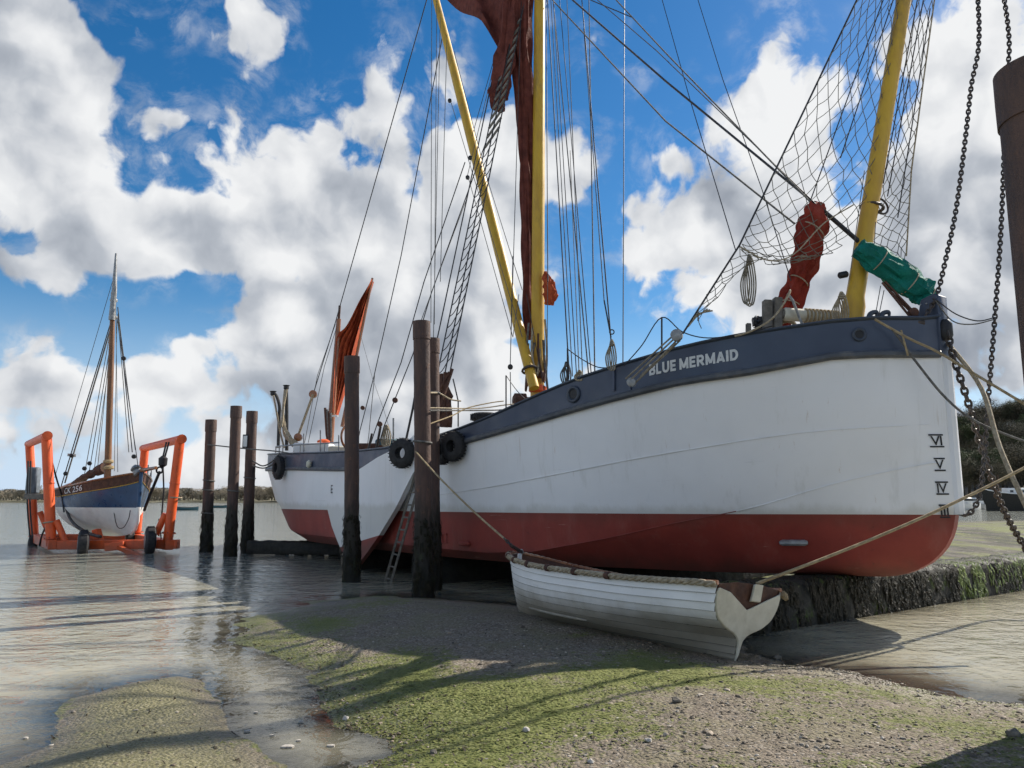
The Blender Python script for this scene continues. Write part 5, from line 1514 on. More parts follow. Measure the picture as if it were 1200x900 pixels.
tF = pile(506.5, 397, 507.5, 692, 16.5, "rusty pile close behind the thick tall one, partly hidden by it", 18)
# weed hanging on the piles below the tide mark
for (t, p, d, r), n_w in ((tA, 130), (tB, 130), (tC, 130), (tD, 200), (tE, 260), (tF, 160)):
    rp = random.Random(int(p.x * 100)); wm = MB()
    for _ in range(n_w):
        a = rp.random() * 6.28; zz = rp.uniform(.12, 1.35) ; o = Vector((math.cos(a), math.sin(a), 0)); s_ = Vector((-o.y, o.x, 0))
        rr_ = r * float(np.interp(zz, [0, .5, .9, 1.4], [1.16, 1.15, 1.08, 1.0])) + .008; l = rp.uniform(.05, .22) * (1.5 - zz * .7); w = rp.uniform(.008, .02)
        q = p + d * zz + o * rr_; e = q - Vector((0, 0, min(l, zz + .1))) + o * rp.uniform(.0, .03) + s_ * rp.uniform(-.03, .03); m_ = q.lerp(e, .5) + o * .02
        wm.grid([[q - s_ * w, q + s_ * w], [m_ - s_ * w, m_ + s_ * w], [e - s_ * w * .3, e + s_ * w * .3]])
    tag(wm.build("seaweed", M['weed_dark'], t, smooth=0), kind="stuff")
# rope turns and a small board on the left three
for (t, p, d, r), vs in ((tA, (563, 574, 601)), (tB, (575,)), (tC, (560,)), (tE, (518,)), (tF, (460,))):
    for v in vs:
        h_ = at(0, v, p.y).z
        MB().ring(p + d * h_, d + Vector((.12, 0, 0)), r * 1.06, .022, 18, 5).build("rope_turn", M['grey_rope'], t[0] if isinstance(t, tuple) else t)
q = at(287.5, 517, tC[1].y - .2)
bd_ = MB().box(q, .17, .03, .42).build("notice_board", M['black'], tC[0], bevel=.006)
MB().box(q + Vector((0, -.018, 0)), .12, .006, .34).build("notice_face", M['white'], bd_)
# the near pile at the right edge
pg = Vector((3.92, 5.30, 0)); gr = .298
G = thing("mooring_pile", "huge near rusty pile cut by the right edge of the picture", "pile", pg, "steel mooring piles")
dg_ = Vector((.004, 0, 1)).normalized()
MB().lathe(pg + dg_ * -.6, dg_, [(0, gr), (1, gr), (5.05, gr), (5.052, gr * .8)], 48).build("post", M['pile'], G, smooth=30)
MB().lathe(pg + dg_ * 4.40, dg_, [(0, gr * .95), (.002, gr * 1.045), (.2, gr * 1.05), (.41, gr * 1.045), (.411, gr * .97), (.34, gr * .95), (.28, .01)], 48).build("collar", M['pile'], G, smooth=30)

# ------------------------------------------------------------------ grid: weed-hung sill and the beams under the barge
def sill(name, a, b_, th, z0, z1, label, cat, front, weed=True, mat='concrete', group=None, seed=1):
    """a low beam from a to b; `front` is its outward face normal"""
    rr = random.Random(seed); a, b_ = Vector(a), Vector(b_); L_ = (b_ - a).length; n = max(8, int(L_ / .09)); fr = Vector(front).normalized()
    t = thing(name, label, cat, ((a.x + b_.x) / 2, (a.y + b_.y) / 2, z0), group)
    rows = []
    for i in range(n + 1):
        p = a.lerp(b_, i / n); row = []
        for (o, z) in ((0, z0), (.03, z0 + (z1 - z0) * .35), (.0, z0 + (z1 - z0) * .7), (-.01, z1 - .04), (-.06, z1), (-th * .5, z1 + .015), (-th + .05, z1), (-th, z1 - .05), (-th, z0)):
            j = .022 if weed else .02
            row.append(p + fr * (o + rr.uniform(-j, j)) + Vector((0, 0, z + (rr.uniform(-j, j) if z > z0 else 0))))
        rows.append(row)
    g_ = MB().grid(rows); 
    for row in (rows[0], rows[-1]): g_.add(row, [tuple(range(len(row)))])
    g_.build("beam", M[mat], t, smooth=50)
    if weed:
        wm, wg = MB(), MB()
        for i in range(int(L_ * 720)):
            f = rr.random(); p = a.lerp(b_, f); zt = z0 + (z1 - z0) * rr.uniform(.25, 1.02)
            ln = rr.uniform(.05, .19) * min(1, (zt - z0) / .25); wd = rr.uniform(.008, .022)
            if math.sin(f * L_ * 5.1 + 2 * math.sin(f * L_ * 1.7)) + .8 * math.sin(f * L_ * 13 + zt * 9) + rr.gauss(0, .5) < -.35: continue
            d = (b_ - a).normalized()
            o0 = fr * rr.uniform(.0, .035) + Vector((0, 0, zt)) + Vector((p.x, p.y, 0))
            if rr.random() < (.6 if f > .4 else .25): o0 -= fr * rr.uniform(.05, th * .8); o0.z = z1 + .02
            sw = rr.uniform(-.06, .06)
            pts = [o0, o0 + fr * rr.uniform(.01, .03) + d * sw * .4 - Vector((0, 0, ln * .45)), o0 + fr * rr.uniform(.0, .035) + d * sw - Vector((0, 0, ln))]
            green = f > .40 + .05 * math.sin(19 * f) and math.sin(f * 31) + rr.gauss(0, .5) + (zt - z0) * 1.2 > -.1
            (wg if green else wm).grid([[q - d * wd * s_, q + d * wd * s_] for q, s_ in zip(pts, (.8, 1.2, .4))])
        tag(wm.build("seaweed", M['weed_dark'], t, smooth=0), kind="stuff")
        if wg.v: tag(wg.build("seaweed", M['weed_green'], t, smooth=0), kind="stuff")
    return t
e0 = gnd(900, 741); e1 = gnd(1200, 691); dd = (e1 - e0).normalized()
sill("weedy_sill", e0 - dd * 1.7, e1 + dd * 6, .75, -.15, .56, "low concrete sill hung with dark and green seaweed under the barge's bow", "sill", (dd.y, -dd.x, 0), seed=4)
GB = "timber beams the barge rests on"
for s, b0, b1, lab in ((5.2, -3.4, 3.0, "black timber baulk under the barge behind the white dinghy"), (8.6, -3.4, 3.3, "black timber baulk under the barge behind the twin tall piles"), (12.4, -3.4, 3.2, "black timber baulk under the barge behind the leeboard's tip")):
    a, c = B(s, b0, 0), B(s, b1, 0)
    sill("support_beam", a, c, .45, -.4, zb(s) - .012, lab, "timber beam", -DA, False, 'black_timber', GB, int(s * 10))
a = at(289, 640, 23.6); a.z = 0; c = at(398, 636, 23.2); c.z = 0
t = sill("support_beam", a, c, .4, .02, .40, "long black timber beam running from the right-hand thin pile to the barge's stern", "timber beam", (0, -1, 0), False, 'black_timber', GB, 99)
for u in (330, 352, 372, 392):
    MB().box(Vector((at(u, 640, 23.75).x, 23.85, -.2)), .35, .3, .7).build("foot_block", M['black_timber'], t, bevel=.03)

# ------------------------------------------------------------------ ladder leaning on the barge
la, lb_ = gnd(455, 681), Vector(on_plane(506, 500, 3.32))
ld = thing("ladder", "grey wooden ladder leaning on the barge's side between leeboard and tall pile", "ladder", la)
d = (lb_ - la).normalized(); sd2 = Vector((.45, -.89, 0)).normalized() * .19
for s_ in (-1, 1): MB().bar(la + sd2 * s_ - d * .3, lb_ + sd2 * s_, .045, .08, up=(0, 1, 0)).build("stile", M['grey_wood'], ld)
for k in range(14):
    q = la + d * (.05 + .27 * k)
    if (q - la).length < (lb_ - la).length: MB().tube([q - sd2, q + sd2], .018, 6).build("rung", M['grey_wood'], ld)

# ------------------------------------------------------------------ the dinghy
tr0 = gnd(861, 766, .13); dz0 = Vector((tr0.x, tr0.y, 0)); bwp = gnd(606, 716, .13)
fw = Vector((bwp.x - tr0.x, bwp.y - tr0.y, 0)); DLEN = fw.length + .12; fw.normalize()
lt = Vector((fw.y, -fw.x, 0))          # to the boat's far side
heel = R(-8.0)
DZ = gh(tr0.x, tr0.y) - .015
def dp(s, b, z):
    """s forward from the transom's foot, b towards the far side, z up"""
    bb_, zz = b * math.cos(heel) - z * math.sin(heel), b * math.sin(heel) + z * math.cos(heel)
    q = dz0 + fw * s + lt * bb_
    return Vector((q.x, q.y, DZ + zz))
print("dinghy", DLEN, tr0, bwp, DZ, gh(bwp.x, bwp.y))
din = thing("rowing_dinghy", "white clinker dinghy with thick rope fender round its gunwale, aground on the weedy mud", "dinghy", (tr0.x + fw.x * 1.5, tr0.y + fw.y * 1.5, DZ))
nf = lambda s: s / DLEN
g_b = pchip([0, .15, .35, .55, .75, .88, .95, 1.0], [.50, .60, .69, .70, .62, .45, .29, .05])       # gunwale half breadth
g_z = pchip([0, .3, .6, .85, 1.0], [.735, .69, .70, .765, .85])                                        # sheer
k_z = pchip([0, .3, .6, .85, .95, 1.0], [.0, .0, .0, .01, .06, .13])
rake = lambda h: -.20 * h                                                                            # transom rakes aft
NS = 9
def strake(f, h):
    """half breadth and height at station f, h=0 keel to 1 gunwale"""
    full = pchip([0, .12, .3, .55, .8, 1], [0, .34, .68, .90, .985, 1.0]); fine = pchip([0, .18, .28, .36, .46, .6, .8, 1], [.03, .045, .07, .20, .58, .86, .98, 1.0]); bow_ = pchip([0, .2, .5, .8, 1], [.35, .45, .62, .82, 1.0])
    w_t = max(0, 1 - f / .42) ** 1.3; w_b = max(0, (f - .6) / .4) ** 1.5; w_m = max(0, 1 - w_t - w_b)
    x = (fine(h) * w_t + full(h) * w_m + bow_(h) * w_b) / (w_t + w_m + w_b)
    return g_b(f) * x, k_z(f) + (g_z(f) - k_z(f)) * (h ** (1.0 + .35 * w_m * 0)), x
def dpt(f, h, side, off=0.0):
    b, z, _ = strake(f, h)
    stem_rake = .10 * max(0, (f - .8) / .2) ** 2 * (h - 1)
    return dp(f * DLEN + rake(z) * max(0, 1 - f * 4) + stem_rake - (.16 * max(0, (f - .9) / .1) ** 2 * (1 - h) ** 3), side * (b + off), z)
fs_ = [0, .04, .1, .17, .25, .33, .41, .5, .58, .66, .74, .8, .86, .91, .95, .98, 1.0]
hs = [0, .10, .2, .31, .42, .53, .64, .75, .87, 1.0]; hs2 = [0, .1, .2, .28, .34, .38, .42, .46, .50, .55, .6, .66, .72, .8, .9, 1.0]
for side in (-1, 1):
    g_ = MB()
    for i in range(NS):
        rows = [[dpt(f, hs[i], side, .018 * (i > 0) * min(1, (1 - f) * 12)), dpt(f, hs[i] * .5 + hs[i + 1] * .5, side, .010), dpt(f, hs[i + 1], side, .0)] for f in fs_]
        g_.grid(rows, flip=side < 0)
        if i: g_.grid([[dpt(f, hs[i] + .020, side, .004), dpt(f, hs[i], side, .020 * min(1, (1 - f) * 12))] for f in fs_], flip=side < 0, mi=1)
    inner = [[dpt(f, h, side, -.022) for h in hs] for f in fs_]
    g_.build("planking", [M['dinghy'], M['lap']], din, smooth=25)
    MB().grid(inner, flip=side > 0).build("lining", M['dark_wood'], din)
    MB().tube([dpt(f, 1, side, .0) + Vector((0, 0, .010)) for f in fs_], .024, 6).build("gunwale", M['varnish'], din)
    # three-strand rope fender
    path = catmull([dpt(f, .985, side, .035) + Vector((0, 0, .012)) for f in fs_[1:]], 14 if side < 0 else 8)
    if side < 0: path = [dpt(0.0, .99, side, .03), dpt(.02, .99, side, .035)] + path
    g_ = MB(); acc = [0.0]
    for p, q in zip(path, path[1:]): acc.append(acc[-1] + (q - p).length)
    n_ = int(acc[-1] / .022)
    pp = [Vector([float(np.interp(acc[-1] * i / n_, acc, [p[c] for p in path])) for c in range(3)]) for i in range(n_ + 1)]
    for k in range(3):
        pts = []
        for i, p in enumerate(pp):
            t = (pp[min(i + 1, n_)] - pp[max(i - 1, 0)]).normalized(); x = t.cross(Vector((0, 0, 1))).normalized(); y_ = x.cross(t)
            a = i * .55 + k * 2.0944
            pts.append(p + x * math.cos(a) * .017 + y_ * math.sin(a) * .017)
        g_.tube(pts, .0185, 6)
    fen = g_.build("rope_fender", M['rope'], din, smooth=50)
    if side < 0:
        for f in (.30, .44, .57, .69, .80, .90, .96):
            p = dpt(f, .985, side, .035) + Vector((0, 0, .012)); q = dpt(f + .012, .985, side, .035) + Vector((0, 0, .012))
            MB().tube([p, q, q + (q - p) * .4], .042, 8).build("lashing", M['dark_wood'], fen)
# transom: white wineglass below, varnished board above, the top of the white cut to a V
def tp_(b, z): return dp(rake(z) - .004, b, z)
tb = [(strake(0, h)[0], strake(0, h)[1]) for h in hs2]
left = [(-b, z) for b, z in tb]; right = [(b, z) for b, z in tb]
zV, zE = .51, .70
def clip(sgn):
    return [(sgn * b, z) for b, z in tb if z < .67]
out_ = clip(-1)[::-1] + clip(1)[1:]
bE = .48
poly = [(-bE, zE)] + out_ + [(bE, zE), (.30, .63), (0, zV), (-.30, .665)]
nrm_t = -(fw + Vector((0, 0, -.28))).normalized()
MB().slab([tp_(b, z) for b, z in poly], nrm_t, .03).build("transom", M['cream'], din, smooth=0, bevel=.006)
top_poly = [(-.47, .735), (-.47, zE + .005), (-.30, .64), (0, zV - .02), (.30, .61), (.47, zE - .01), (.47, .735), (.2, .77), (-.2, .77)]
ins = fw * .030
tb_ = MB().slab([tp_(b, z) + ins for b, z in top_poly], nrm_t, .03).build("transom_board", M['dark_wood'], din, smooth=0, bevel=.004)
MB().slab([tp_(b, z) - fw * .012 for b, z in ((.02, .60), (.17, .60), (.16, .77), (.03, .77))], nrm_t, .03).build("motor_pad", M['cream'], tb_, smooth=0, bevel=.004)
MB().slab([tp_(b, z) + ins * 2.2 for b, z in ((-.47, .73), (-.44, .62), (.44, .62), (.47, .73))], nrm_t, .02).build("quarter_knee", M['varnish'], din, smooth=0)
# keel, stem, bilge runner, thwarts
kl = MB().bar(dp(-.0, 0, -.012), dp(DLEN * .88, 0, -.012), .05, .055).build("keel", M['dinghy'], din, bevel=.006)
MB().tube([dpt(f, 0, 1) * 1 for f in (.86, .91, .95, .98, 1.0)] + [dpt(1, h, 1, -.03) for h in (.2, .5, .8, 1.0)], .03, 6).build("stem", M['dinghy'], din)
MB().tube([dpt(f, .24, -1, .03) for f in (.46, .54, .62, .70, .78)], [.008, .016, .018, .016, .008], 6).build("bilge_runner", M['dinghy'], din)
for f in (.14, .42, .70):
    z = .44; b = strake(f, (z + .0) / g_z(f))[0] * .97 - .03
    MB().slab([dp(f * DLEN - .12, -b, z), dp(f * DLEN + .12, -b, z), dp(f * DLEN + .12, b, z), dp(f * DLEN - .12, b, z)], (0, 0, 1), .028).build("thwart", M['varnish'], din, bevel=.004)
MB().ring(dpt(1, 1, 1) + Vector((0, 0, .03)), lt, .035, .008, 12, 5).build("bow_ring", M['galv'], din)
p = dpt(.0, .97, 1, .03); MB().tube([p, p + lt * .04 - Vector((0, 0, .03)), p + lt * .03 - fw * .03 - Vector((0, 0, .06))], [.035, .04, .02], 8).build("rope_end", M['warp'], din)

# ------------------------------------------------------------------ warps and lines ashore
def rope(name, pts, r, mat, label, cat="rope", group=None, per=6):
    q = catmull([p if isinstance(p, Vector) else at(*p) for p in pts], per)
    o = MB().tube(q, r, 6).build(name, M[mat], origin=q[0])
    return tag(o, label, cat, group)
bow_r = dpt(1, 1, 1) + Vector((0, 0, .03))
pE = tE[1]
q0 = at(487, 529, pE.y - .16); q1 = at(592, 632, 10.0)
rope("mooring_rope", [q0] + sag(q0, q1, .05, 6)[1:-1] + [q1], .014, 'warp', "thin pale rope running down from the tall pile to the dinghy's bow")
c_ = chain("mooring_chain", [at(591, 631, 10.0), at(600, 640, 9.95), bow_r], .055, .009)
tag(c_, "short rusty chain between the pile's rope and the dinghy's bow ring", "chain")
tq = dp(rake(.74) + .02, .12, .78)
e_ = at(1230, 533, 9.2)
rope("mooring_rope", [tq, tq.lerp(e_, .25) - Vector((0, 0, .05)), tq.lerp(e_, .5) - Vector((0, 0, .07)), tq.lerp(e_, .75) - Vector((0, 0, .05)), e_], .017, 'warp', "long tan rope rising from the dinghy's transom to the right edge")
rope("mooring_rope", [at(1025, 374, 10.0), at(1046, 386, 9.95), at(1068, 398, 9.85), at(1100, 413, 9.7), at(1150, 443, 9.4), at(1215, 482, 9.0)], .017, 'warp', "tan warp from the barge's bow rail straight to the right edge")
rope("mooring_rope", [at(1046, 386, 9.95), at(1058, 402, 9.95), at(1075, 426, 9.95), at(1110, 468, 9.9), at(1150, 497, 9.8), at(1230, 528, 9.5)], .016, 'grey_rope', "dark slack hose-like rope drooping from the bow across the white hull")
rope("mooring_rope", [at(1056, 387, 9.92), at(1059, 398, 9.9), at(1064, 417, 9.9)], .012, 'warp', "short frayed rope end dangling over the navy bulwark at the bow")
rope("mooring_rope", [at(1111, 402, 10.2), at(1150, 455, 9.9), at(1172, 525, 9.5), at(1210, 610, 9.0)], .030, 'rope', "thick white rope slanting down right of the stem beside the chains")
rope("mooring_rope", [at(503, 497, pE.y), at(530, 487, 14.2), at(548, 478, 14.6), at(575, 472, 15), at(590, 470, 15.2)], .012, 'warp', "pale rope looped from the thick pile up on to the barge's deck")
rope("mooring_rope", [at(504, 481, 13.3), at(548, 481, 15), at(592, 480, 16), at(616, 475, 16.6)], .016, 'grey_rope', "lower of the two taut grey ropes from the twin piles to the mast")
rope("mooring_rope", [at(504, 478, 13.6), at(560, 478.5, 15.5), at(597, 474, 16), at(618, 474, 16.7)], .014, 'rope', "upper of the two taut ropes from the twin piles to the mast")
rope("mooring_rope", [at(504, 460, 13.8), at(515, 461, 14.5), at(528, 468, 15), at(540, 470, 15.2)], .016, 'rope', "white rope end bent round the rear pile of the twins")
pA = tA[1]
rope("mooring_rope", [at(243, 521, 24.5), at(290, 526, 23.8), at(325, 529, 23.1), at(370, 536, 21.7), at(398, 537, 20.6)], .022, 'grey_rope', "dark rope running level from the left thin pile to the barge's stern rail")
rope("mooring_rope", [at(296, 540, 23.7), at(308, 546, 23.5), at(320, 540, 23.3), at(328, 531, 23.2)], .022, 'grey_rope', "upper slack rope between the right-hand thin pile and the stern")
rope("mooring_rope", [at(296, 546, 23.7), at(310, 548.5, 23.4), at(325, 541, 23.1), at(345, 532, 22.7)], .022, 'grey_rope', "lower slack rope between the right-hand thin pile and the stern")

# ------------------------------------------------------------------ orange boat hoist
yF, yR = 24.8, 28.9
hb = gnd(130, 640, .0); hoist = thing("boat_hoist", "bright orange wheeled boat hoist standing in the shallow water", "boat hoist", (hb.x, hb.y, -.1))
LF, LFt = at(60.5, 636, yF), at(54.5, 511, yF); LR_, LRt = at(41, 632, yR), at(34.5, 520, yR)
RF, RFt = at(197, 630, yF - .2), at(211, 515, yF - .2); RR, RRt = at(160, 628, yR - .2), at(170, 525, yR - .2)
OM = M['orange']
for a, c, r in ((LF, LFt, .155), (LR_, LRt, .145), (RF, RFt, .15), (RR, RRt, .145)): MB().tube([a - Vector((0, 0, .1)), c], r, 14).build("upright", OM, hoist)
for a, c in ((LFt, LRt), (RFt, RRt)):
    d = (c - a).normalized(); o = MB().tube([a - d * .22, c + d * .35], .135, 14).build("top_beam", OM, hoist)
    MB().lathe(a - d * .23, d, [(-.02, .12), (-.018, .15), (.06, .15), (.061, .13)], 14).build("beam_cap", OM, o)
zB = LF.z - .05
V3 = lambda p, z: Vector((p.x, p.y, z))
for a, c in ((LF, LR_), (RF, RR)):
    d = (V3(c, zB) - V3(a, zB)).normalized(); MB().bar(V3(a, zB) - d * .25, V3(c, zB) + d * .3, .24, .30).build("side_beam", OM, hoist, bevel=.012)
d = (V3(RF, zB) - V3(LF, zB)).normalized()
MB().bar(V3(LF, zB - .02) - d * .0, V3(RF, zB + .02) + d * .35, .22, .28).build("cross_beam", OM, hoist, bevel=.012)
MB().bar(V3(LR_, zB), V3(RR, zB), .22, .28).build("cross_beam", OM, hoist, bevel=.012)
for (u0, v0, u1, v1, y) in ((66, 610, 79, 640, yF), (194, 602, 183, 626, yF - .2), (47, 600, 60, 632, yR), (157, 604, 148, 628, yR)):
    MB().tube([at(u0, v0, y), at(u1, v1, y)], .10, 10).build("brace", OM, hoist)
for a, c, r in ((LF, LFt, .155), (LR_, LRt, .145), (RF, RFt, .15), (RR, RRt, .145)):
    d = (c - a).normalized()
    fl = MB().lathe(a + d * .12, d, [(0, r), (.002, r + .07), (.03, r + .07), (.032, r)], 16).build("flange", OM, hoist)
    x = d.orthogonal().normalized(); y_ = d.cross(x)
    for k in range(6):
        q = a + d * .15 + (x * math.cos(k * 1.047) + y_ * math.sin(k * 1.047)) * (r + .04); MB().lathe(q, d, [(0, .018), (.025, .018), (.026, .005)], 6).build("bolt", M['chain'], fl)
    MB().lathe(a + (c - a) * .55, d, [(-.02, r), (-.018, r + .012), (.018, r + .012), (.02, r)], 16).build("weld_band", OM, hoist)
# an upper ramp arm and the tow bar
tb0, tb1 = at(136, 640, yF - .15), at(166, 653.5, 23.4)
tw = MB().bar(tb0, tb1, .13, .13).build("tow_bar", OM, hoist, bevel=.01)
MB().bar(at(125, 641, yF - .2), at(147, 639, yF - .2), .3, .25).build("tow_bracket", OM, tw, bevel=.01)
MB().bar(at(112, 630, 25.6), at(118, 628, 25.6), .3, .5).build("keel_pad", OM, hoist, bevel=.01)
def wheel(u, v, y, R_, w, ax):
    c = at(u, v, y); ax = Vector(ax).normalized()
    wd = MB().lathe(c - ax * w / 2, ax, [(0, R_ * .62), (.02, R_ * .9), (w * .2, R_), (w * .5, R_ * 1.01), (w * .8, R_), (w - .02, R_ * .9), (w, R_ * .62)], 26).build("wheel", M['rubber'], hoist)
    MB().lathe(c - ax * (w / 2 + .012), ax, [(0, .08), (.003, R_ * .56), (w + .02, R_ * .56), (w + .024, .08)], 18).build("rim", M['galv'], wd)
    for k in range(22):
        a = 6.283 * k / 22; x = ax.orthogonal().normalized(); yv = ax.cross(x); d = x * math.cos(a) + yv * math.sin(a)
        MB().bar(c + d * R_ * 1.0 - ax * w * .32, c + d * R_ * 1.0 + ax * w * .32, .05, .03, up=d).build("tread_lug", M['rubber'], wd) if k % 2 == 0 else None
wax = Vector((.86, .5, 0))
for u, v, y in ((97.5, 637, 24.3), (176, 633, 24.3)): wheel(u, v, y, .42, .30, wax)
for u, v, y in ((38, 641, 28.5), (152, 634, 28.6)): wheel(u, v, y, .42, .30, wax)
# slings, hooks and grey bin on the left frame
for u0, v0, u1, v1, y0, y1 in ((195, 518, 188, 548, yF, yF), (198, 518, 192, 540, yF, yF)):
    MB().tube([at(u0, v0, y0), at(u1, v1, y1)], .03, 5).build("sling_chain", M['wire'], hoist)
o = MB().lathe(at(191, 540, yF), (0, 0, 1), [(-.2, .05), (-.14, .13), (.08, .14), (.16, .05)], 12).build("hook_block", M['black'], hoist)
MB().ring(at(187, 551, yF), (0, 1, 0), .10, .03, 14, 6).build("lifting_hook", M['black'], o)
for pts, r in (([(187, 553, 24.8), (175, 582, 25.4), (169, 598, 25.8)], .05), ([(191, 545, 24.8), (192, 575, 25), (189, 610, 25), (186, 628, 25.2)], .025), ([(186, 608, 25.2), (190, 640, 25.2)], .02)):
    MB().tube([at(*p) for p in pts], r, 6).build("sling", M['wire'], hoist)
for pts, r in (([(77, 575, 27.2), (79, 600, 26.6), (88, 615, 26), (104, 625, 25.4), (118, 629, 25)], .05), ([(58, 530, 25), (66, 560, 26), (72, 580, 26.8), (75, 600, 26.6)], .03), ([(62, 600, 26), (50, 625, 26), (46, 640, 26.2)], .03)):
    MB().tube(catmull([at(*p) for p in pts], 5), r, 6).build("sling", M['wire'], hoist)
MB().box(at(39, 563, 27.9), .40, .3, .95).build("hydraulic_tank", M['teal_grey'], hoist, bevel=.05)
MB().box(at(44, 582, 27), .75, .35, .2).build("tank_shelf", M['grey_wood'], hoist, bevel=.02)
for u in (33, 36): MB().tube(catmull([at(u, 540, 27.6), at(u - 1, 590, 27.6), at(u + 2, 630, 27.6)], 5), .03, 5).build("hose", M['black'], hoist)
MB().ring(at(206, 583, yF - .2), (RFt - RF), .17, .025, 16, 5).build("rope_turn", M['rope'], hoist)
MB().ring(at(58, 612, yF), (LFt - LF), .17, .025, 16, 5).build("rope_turn", M['rope'], hoist)

# ------------------------------------------------------------------ the little gaff cutter in the hoist
YB = at(163, 590, 24.9); hy = Vector((-.71, .705, 0)).normalized(); ny_ = Vector((-hy.y, hy.x, 0)); ny_ = -ny_ if ny_.x > 0 else ny_; YL = 6.9
def yp(s, b, z): return Vector((YB.x, YB.y, 0)) + hy * s + ny_ * b + Vector((0, 0, z))
yb = pchip([0, .4, 1, 2, 3.4, 4.8, 6, YL], [.05, .32, .66, 1.02, 1.18, 1.12, .92, .68])
yz = pchip([0, 1.5, 3.4, 5, YL], [2.50, 2.27, 2.08, 2.02, 2.06])
ykz = pchip([0, .35, .8, 2, 4, 6, YL], [.85, .62, .50, .42, .40, .55, 1.0])
yacht = thing("gaff_cutter", "small blue and white sailing boat with a bare wooden mast, slung in the orange hoist", "sailing boat", (YB.x + hy.x * 3, YB.y + hy.y * 3, .4))
def ysec(s, h):
    f = pchip([0, .15, .35, .6, .8, 1], [.03, .42, .78, .97, 1.0, 1.0])(h); v_ = pchip([0, .2, .5, .8, 1], [.06, .18, .48, .8, 1.0])(h)
    k = min(1, s / 2.2); x = f * k + v_ * (1 - k)
    if s > 5: q = (s - 5) / 1.9; x = x * (1 - .5 * q) + v_ * .5 * q
    return yb(s) * x, ykz(s) + (yz(s) - ykz(s)) * h
ss_ = [0, .08, .2, .4, .7, 1.1, 1.6, 2.2, 2.8, 3.4, 4, 4.6, 5.2, 5.8, 6.4, YL]; hh_ = [0, .08, .18, .3, .42, .5, .56, .66, .8, .9, 1.0]
g_ = MB()
for side in (1, -1): g_.grid([[yp(s, side * ysec(s, h)[0], ysec(s, h)[1]) for h in hh_] for s in ss_], flip=side > 0)
g_.grid([[yp(YL, side * ysec(YL, h)[0], ysec(YL, h)[1]) for h in hh_] for side in (1, -1)])
hl = g_.build("hull", [M['blue_hull'], M['white']], yacht, smooth=40)
bm = bmesh.new(); bm.from_mesh(hl.data); bmesh.ops.remove_doubles(bm, verts=bm.verts, dist=.002)
zz0 = 1.38 - yacht.location.z
bmesh.ops.bisect_plane(bm, geom=bm.verts[:] + bm.edges[:] + bm.faces[:], plane_co=(0, 0, zz0), plane_no=(0, 0, 1))
for f in bm.faces: f.material_index = 1 if f.calc_center_median().z < zz0 else 0
bmesh.ops.recalc_face_normals(bm, faces=bm.faces); bm.to_mesh(hl.data); bm.free()
hl.data.polygons.foreach_set("use_smooth", [True] * len(hl.data.polygons))
MB().grid([[yp(s, q * yb(s) * .97, yz(s) - .05) for q in (-1, -.5, 0, .5, 1)] for s in ss_]).build("deck", M['cream'], yacht)
for side in (1, -1):
    MB().grid([[yp(s, side * (ysec(s, .82)[0] + .012), ysec(s, .82)[1]), yp(s, side * (yb(s) + .015), yz(s) - .03)] for s in ss_], flip=side < 0).build("sheer_strake", M['dark_wood'], yacht)
    MB().tube([yp(s, side * (yb(s) + .02), yz(s)) for s in ss_], .035, 6).build("toe_rail", M['varnish'], yacht)
    MB().tube([yp(s, side * (ysec(s, .82)[0] + .02), ysec(s, .82)[1]) for s in ss_], .014, 5).build("gold_line", M['yellow'], yacht)
uv, fs = text_mesh("CK 256", .01, 1.0)
sa, sz = 3.55, 2.15
MB().add([yp(sa + (sz - sa) * x, ysec(sa + (sz - sa) * x, .9)[0] + .03, ysec(sa + (sz - sa) * x, .85)[1] + .005 + y * .20) for x, y in uv], fs).build("registration_lettering", M['letter'], yacht, smooth=0)
YS = 26.7
yma, ymb = at(126, 556, YS), at(133.5, 320, YS)
ymd = (ymb - yma).normalized()
ym = MB().tube([yma - ymd * .4, yma, yma.lerp(ymb, .5), yma.lerp(ymb, .9)], [.12, .115, .10, .08], 12).build("mast", M['mast_varnish'], yacht)
MB().tube([at(131, 375, YS - .1), at(134, 340, YS - .12), at(136, 297, YS - .12)], [.11, .09, .035], 10).build("topmast", M['galv'], ym)
for v, r in ((548, .19), (541, .17), (372, .15), (352, .13)): MB().lathe(at(126.5 + (556 - v) * .033, v, YS), ymd, [(-.06, r * .8), (-.03, r), (.03, r), (.06, r * .8)], 12).build("mast_band", M['warp'] if v > 500 else M['galv'], ym)
def ycl(name, pts, ws, mat, seed):
    rr = random.Random(seed); b_ = MB(); q = catmull([at(*p) for p in pts], 5)
    b_.tube(q, [w_ * rr.uniform(.8, 1.2) for w_ in np.interp(np.linspace(0, 1, len(q)), np.linspace(0, 1, len(ws)), ws)], 9); return b_.build(name, mat, yacht)
ycl("furled_mainsail", [(124, 548, 26.9), (112, 553, 27.3), (98, 560, 27.9), (84, 568, 28.6)], [.22, .16, .12, .08], M['dark_wood'], 3)
ycl("boom", [(122, 551, 26.9), (84, 567, 28.5), (60, 577, 29.6)], [.06, .06, .05], M['varnish'], 4)
ycl("white_bundle", [(161, 545, 25), (160, 550, 25), (163, 556, 24.9)], [.08, .16, .12], M['galv'], 5)
o = MB().slab([yp(2.6, -.55, 2.12), yp(4.6, -.6, 2.02), yp(4.6, .6, 2.02), yp(2.6, .55, 2.12)], (0, 0, 1), .32).build("cabin_top", M['cream'], yacht, bevel=.04)
for s in (3.0, 3.7): MB().tube([yp(s, .62, 2.16), yp(s + .35, .625, 2.15)], .05, 8).build("porthole", M['glass'], o)
